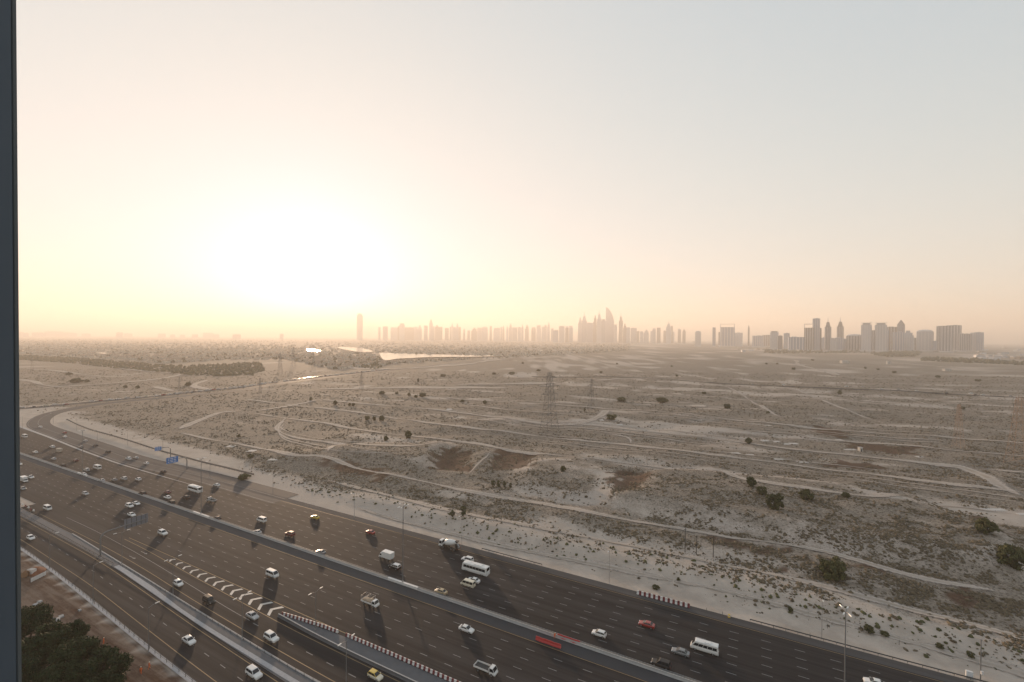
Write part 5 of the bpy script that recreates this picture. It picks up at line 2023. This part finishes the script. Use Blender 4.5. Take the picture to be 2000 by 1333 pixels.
for k in range(5):
    MB().box((ln * (k + .5) / 5, 0, .95), (ln / 5 - .06, .06, 1.7)).build('panel', M_BWHITE, hd_)
    MB().box((ln * k / 5, .08, .9), (.1, .1, 1.9)).build('post', M_DSTEEL, hd_)
x, y, z = gp(62, 1122)
t = empty('storage_box', (x, y, z), RANG + .3)
tag(t, 'white storage box between soil heap and hoarding', 'box')
MB().box((0, 0, .9), (2.2, 1.4, 1.6)).build('casing', M_BWHITE, t)
MB().box((0, 0, 1.75), (2.3, 1.5, .1)).build('lid', M_CONC, t)
x, y, z = gp(49, 1128)
t = empty('cable_drum', (x, y, z + .05), RANG + .9)
tag(t, 'brown wooden cable drum left of the storage box', 'cable drum')
M_DRUM = mat('drum_wood', (0.23, 0.13, 0.07), 0.8, var=0.3)
for sy in (-.5, .5):
    MB().tube((0, sy - .06, 1.05), (0, sy + .06, 1.05), 1.0, 1.0, 18).build('flange', M_DRUM, t)
MB().tube((0, -.44, 1.05), (0, .44, 1.05), .6, .6, 14).build('core', M_DSTEEL, t)
# stones and concrete rubble on the site
for i, (px, py, w) in enumerate([(84, 1205, 14), (100, 1212, 12), (112, 1211, 10), (120, 1205, 8), (70, 1182, 8), (78, 1176, 6), (156, 1193, 5), (170, 1246, 6)]):
    x, y, z = gp(px, py)
    k = math.hypot(x, y) / FPX
    r = random.Random(i)
    m_ = MB()
    wm = w * k
    m_.hexa([(-wm / 2, -wm * .35, -.2), (wm / 2, -wm * .3, -.2), (wm * .5, wm * .3, -.2), (-wm * .4, wm * .35, -.2)],
            [(-wm * .4, -wm * .3, .25 + r.random() * .2), (wm * .42, -wm * .25, .3), (wm * .4, wm * .25, .25 + r.random() * .2), (-wm * .35, wm * .3, .35)])
    o = m_.build('rubble', M_CONC)
    o.location = (x, y, z)
    o.rotation_euler = (0, 0, RANG + r.uniform(-.4, .4))
    tag(o, 'pale broken concrete block on the dirt site, %s from the left' % ordinal(sorted([84, 100, 112, 120, 70, 78, 156, 170]).index(px)), 'rubble', 'rubble on the dirt site')
# ------------------------------------------------------------------ far skyline
def facade(name, wall, glass, sx=0.28, sz=0.27):
    m, nt, b = new_mat(name)
    tc = N(nt, 'ShaderNodeTexCoord')
    oi = N(nt, 'ShaderNodeObjectInfo')
    br = N(nt, 'ShaderNodeTexBrick')
    br.offset = 0.0
    br.inputs['Scale'].default_value = 1.0
    br.inputs['Brick Width'].default_value = 4.5
    br.inputs['Row Height'].default_value = 3.8
    br.inputs['Mortar Size'].default_value = 0.9
    br.inputs['Color1'].default_value = (*glass, 1)
    br.inputs['Color2'].default_value = (*[g * 1.5 for g in glass], 1)
    br.inputs['Mortar'].default_value = (*wall, 1)
    sp = N(nt, 'ShaderNodeSeparateXYZ')
    cb = N(nt, 'ShaderNodeCombineXYZ')
    nt.links.new(tc.outputs['Object'], sp.inputs[0])
    nt.links.new(mth(nt, 'ADD', sp.outputs[0], sp.outputs[1]), cb.inputs[0])
    nt.links.new(sp.outputs[2], cb.inputs[1])
    nt.links.new(cb.outputs[0], br.inputs['Vector'])
    c = mixc(nt, mth(nt, 'MULTIPLY', oi.outputs['Random'], 0.5), br.outputs['Color'], tuple(w * 0.5 for w in wall))
    nt.links.new(c, b.inputs['Base Color'])
    b.inputs['Roughness'].default_value = 0.45
    return m


FAC = [facade('facade_pale', (0.54, 0.55, 0.58), (0.22, 0.27, 0.34)), facade('facade_glass', (0.26, 0.32, 0.42), (0.14, 0.19, 0.28)),
       facade('facade_brown', (0.26, 0.21, 0.18), (0.09, 0.085, 0.085)), facade('facade_dark', (0.13, 0.15, 0.19), (0.06, 0.075, 0.10))]
M_TRIM = mat('tower_trim', (0.50, 0.51, 0.53), 0.7, var=0.1, scale=0.05)


def tower(px0, px1, pyt, dist, crown, label, group, fac, pil=0, seed=0):
    r = random.Random(seed)
    cx = (px0 + px1) / 2
    x, y = at_dist(cx, dist)
    w = (px1 - px0) / FPX * dist
    h = height_at(cx, pyt, x, y)
    dep = max(14.0, min(w * r.uniform(.7, 1.0), 45))
    # turned so that it meets the line of sight roughly square
    t = empty('tower', (x, y, -0.5), -math.atan2(x, y) + r.uniform(-.12, .12))
    tag(t, label, 'tower', group)
    hb = h
    if crown in ('spire', 'point', 'curve', 'step', 'dome', 'cap', 'frame'):
        hb = h * {'spire': .72, 'point': .86, 'curve': .62, 'step': .78, 'dome': .90, 'cap': .93, 'frame': .86}[crown]
    m_ = MB()
    m_.box((0, 0, hb / 2), (w, dep, hb))
    m_.build('shaft', FAC[fac], t)
    m_ = MB()
    m_.box((0, 0, 6), (w * 1.12, dep * 1.15, 12))
    m_.build('podium', M_TRIM, t)
    for k in range(pil):
        xx = -w / 2 + w * (k + .5) / pil
        MB().box((xx, -dep / 2 - .6, hb / 2), (w / pil * .28, 1.2, hb * .98)).build('pilaster', M_TRIM, t)
    if crown == 'spire':
        m_ = MB()
        m_.hexa([(-w * .38, -dep * .38, hb), (w * .38, -dep * .38, hb), (w * .38, dep * .38, hb), (-w * .38, dep * .38, hb)],
                [(-w * .2, -dep * .2, hb + (h - hb) * .5), (w * .2, -dep * .2, hb + (h - hb) * .5), (w * .2, dep * .2, hb + (h - hb) * .5), (-w * .2, dep * .2, hb + (h - hb) * .5)])
        m_.build('crown', FAC[fac], t)
        MB().tube((0, 0, hb + (h - hb) * .45), (0, 0, h), w * .09, w * .02, 6).build('spire', M_TRIM, t)
    elif crown == 'point':
        m_ = MB()
        m_.hexa([(-w * .48, -dep * .48, hb), (w * .48, -dep * .48, hb), (w * .48, dep * .48, hb), (-w * .48, dep * .48, hb)],
                [(-w * .06, -dep * .06, h), (w * .06, -dep * .06, h), (w * .06, dep * .06, h), (-w * .06, dep * .06, h)])
        m_.build('crown', FAC[fac], t)
    elif crown == 'curve':
        zs = [hb, hb + (h - hb) * .35, hb + (h - hb) * .65, hb + (h - hb) * .88, h]
        ws = [1.0, .86, .62, .36, .06]
        rings = [[(-w / 2, -dep / 2 * f, z), (-w / 2 + w * f, -dep / 2 * f, z), (-w / 2 + w * f, dep / 2 * f, z), (-w / 2, dep / 2 * f, z)] for f, z in zip(ws, zs)]
        loft([q[::-1] for q in rings]).build('crown', FAC[fac], t)
    elif crown == 'step':
        h2 = hb + (h - hb) * .55
        MB().box((w * .06, 0, (hb + h2) / 2), (w * .7, dep * .7, h2 - hb)).build('upper_stage', FAC[fac], t)
        MB().box((w * .06, 0, (h2 + h) / 2), (w * .34, dep * .4, h - h2)).build('crown', FAC[fac], t)
    elif crown == 'dome':
        rings = []
        for f, z in ((.5, 0), (.47, .35), (.38, .7), (.2, .93), (.03, 1.0)):
            rings.append([(w * f * math.cos(a), dep * f * math.sin(a), hb + (h - hb) * z) for a in [2 * math.pi * k / 12 for k in range(12)]])
        loft([q[::-1] for q in rings]).build('crown', M_TRIM, t)
    elif crown == 'cap':
        MB().box((0, 0, (hb + h) / 2), (w * .72, dep * .72, h - hb)).build('upper_stage', FAC[fac], t)
        MB().box((0, 0, h - 1.2), (w * 1.04, dep * 1.02, 2.4)).build('roof_slab', M_TRIM, t)
    elif crown == 'frame':
        m_ = MB()
        for sx in (-1, 1):
            for sy in (-1, 1):
                m_.box((sx * (w / 2 - 1.5), sy * (dep / 2 - 1.5), (hb + h) / 2), (3, 3, h - hb))
        m_.build('roof_columns', M_TRIM, t)
        MB().box((0, 0, h - 1.5), (w * 1.03, dep * 1.03, 3)).build('roof_slab', M_TRIM, t)
    else:
        MB().box((w * r.uniform(-.2, .2), 0, h + 2), (w * .35, dep * .4, 4)).build('roof_block', M_TRIM, t)
    return t


def Z(lst, ox, oy, sc):
    out = []
    for q in lst:
        out.append((ox + q[0] / sc, ox + q[1] / sc, oy + q[2] / sc, q[3] if len(q) > 3 else ''))
    return out


GL = Z([(395, 412, 238), (432, 468, 232), (492, 545, 240), (546, 560, 230), (560, 600, 207, 'cap'), (600, 672, 240), (672, 700, 235), (700, 735, 223, 'step'), (752, 780, 225), (793, 820, 152, 'spire'),
        (820, 835, 232), (838, 868, 220, 'point'), (868, 895, 235), (915, 945, 245), (953, 963, 235), (965, 980, 185, 'spire'), (980, 1000, 238), (1000, 1022, 210, 'step'), (1022, 1040, 238),
        (1058, 1072, 246, 'point'), (1090, 1112, 263), (1120, 1165, 242, 'step'), (1168, 1204, 242), (1205, 1250, 233, 'dome'), (1265, 1282, 230), (1295, 1345, 244), (1350, 1364, 236), (1365, 1380, 226, 'step'),
        (1395, 1411, 213, 'spire'), (1415, 1440, 210, 'step'), (1442, 1480, 240), (1485, 1510, 238), (1512, 1530, 203, 'spire'), (1540, 1570, 220, 'step'), (1590, 1625, 238, 'cap'), (1630, 1665, 224),
        (1670, 1690, 235), (1691, 1712, 220, 'cap'), (1715, 1735, 202, 'step'), (1745, 1765, 248), (1770, 1800, 260), (1808, 1850, 229), (1855, 1882, 231, 'cap'), (1885, 1912, 229)], 640, 580, 4.0)
GM = Z([(0, 45, 375), (52, 98, 335, 'cap'), (105, 132, 338, 'dome'), (138, 168, 338, 'dome'), (210, 243, 262, 'step'), (244, 286, 216, 'spire'), (286, 338, 308), (340, 370, 246, 'step'), (370, 410, 196, 'spire'),
        (410, 446, 278, 'cap'), (448, 516, 176, 'curve'), (516, 543, 322, 'cap'), (558, 592, 218, 'spire'), (593, 622, 316, 'step'), (623, 655, 348), (662, 710, 352), (711, 732, 380), (740, 765, 382),
        (770, 812, 366, 'step'), (828, 844, 380), (845, 872, 354, 'cap'), (882, 912, 350), (938, 960, 375), (962, 1002, 286, 'spire'), (1002, 1016, 335), (1017, 1030, 385), (1060, 1085, 357, 'dome'), (1100, 1125, 363, 'point')], 1080, 560, 4.348)
GC = Z([(1210, 1255, 376, 'dome'), (1355, 1380, 348), (1406, 1424, 388), (1425, 1535, 318, 'frame'), (1536, 1605, 393), (1655, 1668, 328, 'point'), (1700, 1780, 418), (1782, 1846, 412), (1850, 1910, 378, 'cap'),
        (1920, 1945, 418), (1962, 2000, 398)], 1080, 560, 4.348)
GR = Z([(22, 75, 268, 'cap'), (78, 110, 305), (125, 165, 285), (167, 270, 315), (288, 350, 212, 'frame'), (352, 400, 170), (401, 416, 245), (418, 445, 320), (447, 487, 160, 'spire'), (490, 530, 325), (543, 585, 158, 'spire'),
        (530, 585, 320), (590, 620, 330), (625, 735, 292, 'dome'), (737, 800, 203, 'cap'), (752, 844, 262), (846, 916, 203, 'cap'), (846, 930, 262), (918, 1010, 236), (985, 1048, 275), (1014, 1060, 182, 'point'), (1050, 1125, 264, 'step'),
        (1122, 1174, 323), (1175, 1275, 256, 'dome'), (1290, 1320, 345), (1323, 1360, 230), (1361, 1430, 227), (1431, 1496, 223), (1497, 1538, 288), (1542, 1582, 290), (1588, 1632, 280), (1636, 1677, 278)], 1500, 580, 4.0)
CN = {'': 'flat-topped', 'spire': 'spired', 'point': 'pointed', 'curve': 'curved', 'step': 'stepped', 'dome': 'round-topped', 'cap': 'capped', 'frame': 'open-framed'}
tower(697, 708, 612, 9600, 'dome', 'lone pale tower standing right under the sun glow', 'hazy skyline', 0, 0, 5)
for gi, (lst, dist, gname, where) in enumerate(((GL, 9800, 'palest skyline row', 'palest skyline row'), (GM, 7900, 'tall hazy cluster', 'tall hazy central skyline'),
                                                 (GC, 5400, 'spaced hazy blocks', 'spaced-out hazy blocks'), (GR, 3500, 'blue-grey towers', 'blue-grey tower group at right'))):
    lst = sorted(lst)
    for i, (a, c, yt, cr) in enumerate(lst):
        rr = random.Random(gi * 100 + i)
        dd = dist * (1 + rr.uniform(-.05, .07))
        fac = rr.choice([0, 1, 2]) if gi < 3 else (0, 1, 3, 0, 1, 3, 2)[(i * 5) % 7]
        if gi == 3 and 1830 < a < 1875:
            fac = 3
        pil = 0
        if gi >= 2 and (c - a) > 9:
            pil = 3 + int((c - a) / 9)
        tower(a, c, yt, dd, cr, '%s tower, %s from left in the %s' % (CN[cr], ordinal(i), where), gname, fac, pil, gi * 100 + i)

rh = random.Random(31)
px = 38.0
i = 0
while px < 560:
    w = rh.uniform(6, 26)
    if rh.random() < 0.7:
        tower(px, px + w, rh.uniform(647.0, 651.5) + px * 0.008, rh.uniform(9500, 12000), '', 'faint low block on the left horizon, %s from the left' % ordinal(i), 'faint blocks on the left horizon', 0, 0, 900 + i)
        i += 1
    px += w + rh.uniform(0, 16)

# ------------------------------------------------------------------ lakes
M_WATER, nt, b = new_mat('lake_water')
b.inputs['Base Color'].default_value = (0.03, 0.04, 0.045, 1)
b.inputs['Roughness'].default_value = 0.10
b.inputs['IOR'].default_value = 1.6
geo = N(nt, 'ShaderNodeNewGeometry')
bp = N(nt, 'ShaderNodeBump')
bp.inputs['Strength'].default_value = 0.02
bp.inputs['Distance'].default_value = 0.2
nt.links.new(noise_out(nt, geo.outputs['Position'], 0.5, 3), bp.inputs['Height'])
nt.links.new(bp.outputs[0], b.inputs['Normal'])
LAKES = [[(740, 689), (775, 690), (825, 692), (900, 693.5), (965, 694.6), (985, 695.6), (930, 697), (837, 698), (800, 700), (775, 701), (755, 704), (746, 700)],
         [(662, 677.5), (690, 679), (712, 681), (728, 687.5), (700, 687.5), (680, 684.5), (660, 680)], [(600, 681.5), (615, 682.5), (628, 685.5), (615, 687.5), (600, 685.5)],
         [(183, 688.4), (212, 690), (210, 691.2), (186, 690)]]
LK = []
for pl in LAKES:
    poly = [pix(*p, 3.0) for p in pl]
    LK.append(poly)
    sm = smooth_poly(poly + [poly[0]], 25.0)[:-1]
    m_ = MB()
    m_.add([(p[0], p[1], 3.0) for p in sm], [tuple(range(len(sm)))[::-1]])
    struct(m_.build('lake', M_WATER))

# ------------------------------------------------------------------ low houses and trees of the far suburb
M_VILLA = mat('villa_render', (0.46, 0.42, 0.36), 0.85, var=0.15, scale=0.1)
M_VROOF = mat('villa_roof', (0.27, 0.19, 0.14), 0.9, var=0.2, scale=0.1)


def villa_mesh(k):
    r = random.Random(k)
    m_ = MB()
    w, d, h = r.uniform(11, 17), r.uniform(10, 14), r.uniform(6, 8)
    m_.box((0, 0, h / 2), (w, d, h), 0, 0)
    m_.box((w * .3, -d * .45, h * .3), (w * .45, d * .5, h * .6), 0, 0)
    m_.hexa([(-w * .54, -d * .54, h), (w * .54, -d * .54, h), (w * .54, d * .54, h), (-w * .54, d * .54, h)], [(-w * .2, -d * .06, h + 2.4), (w * .2, -d * .06, h + 2.4), (w * .2, d * .06, h + 2.4), (-w * .2, d * .06, h + 2.4)], 1)
    m_.box((-w * .25, -d / 2 - .05, h * .35), (1.6, .12, h * .5), 0, 2)
    m_.box((w * .05, -d / 2 - .05, h * .7), (1.6, .12, 1.6), 0, 2)
    m_.box((-w * .35, -d / 2 - .05, h * .75), (1.6, .12, 1.4), 0, 2)
    return m_.mesh('villa', [M_VILLA, M_VROOF, M_GLASS])


vm = [villa_mesh(k) for k in range(6)]
slab_poly = [[pix(*p) for p in q] for q in LAKES]


def suburb_ok(x, y):
    ok = y > 600
    for pl in LK:
        ok &= poly_dist(x, y, pl) > 25
        for dy in (60.0, 130.0):                  # keep the near shores low and open
            ok &= poly_dist(x * (y + dy) / y, y + dy, pl) > 0
    return ok


def sub_zone(n, seed, near_edge, ytop):
    """Random suburb spots: near_edge gives the lower pixel limit for each column."""
    r = np.random.default_rng(seed)
    xs_, ys_ = zip(*near_edge)
    px = r.uniform(xs_[0], xs_[-1], n * 2)
    py = ytop + (np.interp(px, xs_, ys_) - ytop) * r.uniform(0, 1, n * 2) ** 0.85
    xy = np.array([pix(a, c) for a, c in zip(px, py)])
    ok = suburb_ok(xy[:, 0], xy[:, 1])
    return [(a, c, p[0], p[1]) for a, c, p, k in zip(px, py, xy, ok) if k][:n]


EDGE = [(20, 690), (150, 698), (250, 703), (330, 710), (440, 703), (560, 702), (620, 715), (660, 722), (740, 714), (850, 706), (960, 698), (1100, 692), (1230, 684)]
spots = sub_zone(2300, 3, EDGE, 664)
spots.sort(key=lambda q: q[3])
chosen = []
for q in spots:
    if all((q[2] - c[2]) ** 2 + (q[3] - c[3]) ** 2 > 24 ** 2 for c in chosen[-120:]):
        chosen.append(q)
rv = random.Random(9)
for i, (px, py, x, y) in enumerate(chosen[:280]):
    o = link('villa', vm[i % 6], None, (x, y, zmesh(x, y) - .3), rv.choice([0, .3, 1.57, 1.2, 3.3, 4.1]) - .4)
    tag(o, 'tiny cream house among trees in the hazy suburb left of centre', 'house', 'houses of the far suburb')
m_ = MB()
for i, (px, py, x, y) in enumerate(chosen[280:]):
    me_ = vm[i % 6]
    z = zmesh(x, y) - .3
    a = rv.uniform(0, 6.28)
    w, d, h = rv.uniform(12, 26), rv.uniform(10, 16), rv.uniform(6, 10)
    m_.box((x, y, z + h / 2), (w, d, h), a, 0)
    m_.box((x, y, z + h + .6), (w * .8, d * .8, 1.2), a, 1)
o = m_.build('distant_houses', [M_VILLA, M_VROOF])
tag(o, 'mass of distant houses fading into the haze below the sun', 'houses', kind='stuff')
tp = sub_zone(2400, 17, EDGE, 663)
tp = np.array([(q[2], q[3]) for q in tp])
sz = nrg.uniform(2.5, 5.5, len(tp)) * (1 + tp[:, 1] / 9000)
blob_mass('suburb_trees', np.stack([tp[:, 0], tp[:, 1], zmesh_v(tp[:, 0], tp[:, 1])], 1), sz, sz * nrg.uniform(1.1, 1.7, len(tp)), M_FARLEAF, 'hazy mass of trees between the far houses', 19, 6)


def belt(name, label, poly_px, n, smin, smax, seed):
    r = np.random.default_rng(seed)
    poly = [pix(*p) for p in poly_px]
    a = np.array(poly)
    pts = []
    while len(pts) < n:
        x = r.uniform(a[:, 0].min(), a[:, 0].max(), 4000)
        y = r.uniform(a[:, 1].min(), a[:, 1].max(), 4000)
        k = poly_dist(x, y, poly) < 0
        pts += list(zip(x[k], y[k]))
    p = np.array(pts[:n])
    s = r.uniform(smin, smax, n)
    blob_mass(name, np.stack([p[:, 0], p[:, 1], zmesh_v(p[:, 0], p[:, 1])], 1), s, s * r.uniform(1.1, 1.8, n), M_FARLEAF, label, seed + 1, 7)


belt('tree_belt', 'dark hazy belt of trees at the edge of the suburb', [(15, 694), (150, 700), (250, 708), (350, 716), (440, 712), (505, 708), (520, 722), (495, 733), (410, 736), (330, 729), (240, 721), (130, 709), (15, 702)], 1800, 2.0, 4.2, 41)
belt('tree_belt', 'dark line of trees below the spaced hazy blocks', [(1490, 684), (1560, 682), (1680, 682), (1690, 690), (1560, 692), (1490, 691)], 700, 4.5, 9, 43)
belt('tree_belt', 'dark wooded rise before the blue-grey tower group', [(1700, 692), (1760, 686), (1800, 689), (1790, 698), (1720, 699)], 420, 4, 8.5, 45)
belt('tree_belt', 'thin line of trees along the right edge of the plain', [(1800, 700), (1900, 703), (2040, 712), (2040, 717), (1900, 711), (1800, 706)], 520, 3, 6.5, 47)
belt('tree_belt', 'line of trees along the near shore of the lake', [(880, 697), (960, 697), (1100, 690), (1225, 682), (1225, 686), (1100, 694), (960, 701), (860, 705), (760, 712), (750, 706), (830, 704)], 600, 1.2, 2.6, 49)
belt('tree_belt', 'bushy trees in front of the lake, below its left end', [(700, 700), (740, 698), (760, 712), (735, 722), (690, 718)], 160, 2.2, 4.5, 51)

# low pale blocks at the right end of the skyline
rr = random.Random(77)
lowb = []
for i in range(34):
    px, py = rr.uniform(1905, 2010), rr.uniform(676, 704)
    lowb.append((px, py))
for i in range(22):
    px, py = rr.uniform(1440, 1900), rr.uniform(683, 689)
    lowb.append((px, py))
for i, (px, py) in enumerate(sorted(lowb)):
    x, y = pix(px, py)
    w, d, h = rr.uniform(18, 40), rr.uniform(14, 24), rr.uniform(6, 15)
    t = empty('low_building', (x, y, zmesh(x, y) - .3), rr.uniform(-.3, .3))
    tag(t, 'low pale building before the blue-grey towers, %s from the left' % ordinal(i), 'building', 'low buildings at right')
    MB().box((0, 0, h / 2), (w, d, h)).build('wall', FAC[0 if i % 3 else 2], t)
    MB().box((0, 0, h + .5), (w * 1.03, d * 1.03, 1.0)).build('parapet', M_VILLA if i % 4 else M_BWHITE, t)
# ------------------------------------------------------------------ haze
hz = MB()
hz.box((0, 15000, 357), (74000, 33000, 730))
hm_ = bpy.data.materials.new('haze_air')
hm_.use_nodes = True
nt = hm_.node_tree
nt.nodes.clear()
ho = nt.nodes.new('ShaderNodeOutputMaterial')
hv = nt.nodes.new('ShaderNodeVolumePrincipled')
hv.inputs['Color'].default_value = (0.95, 0.868, 0.785, 1)
hv.inputs['Density'].default_value = 0.00014
hv.inputs['Anisotropy'].default_value = 0.32
nt.links.new(hv.outputs[0], ho.inputs['Volume'])
haze = hz.build('haze', hm_)
haze['kind'] = 'stuff'
haze['label'] = 'thin warm evening haze over the whole plain'
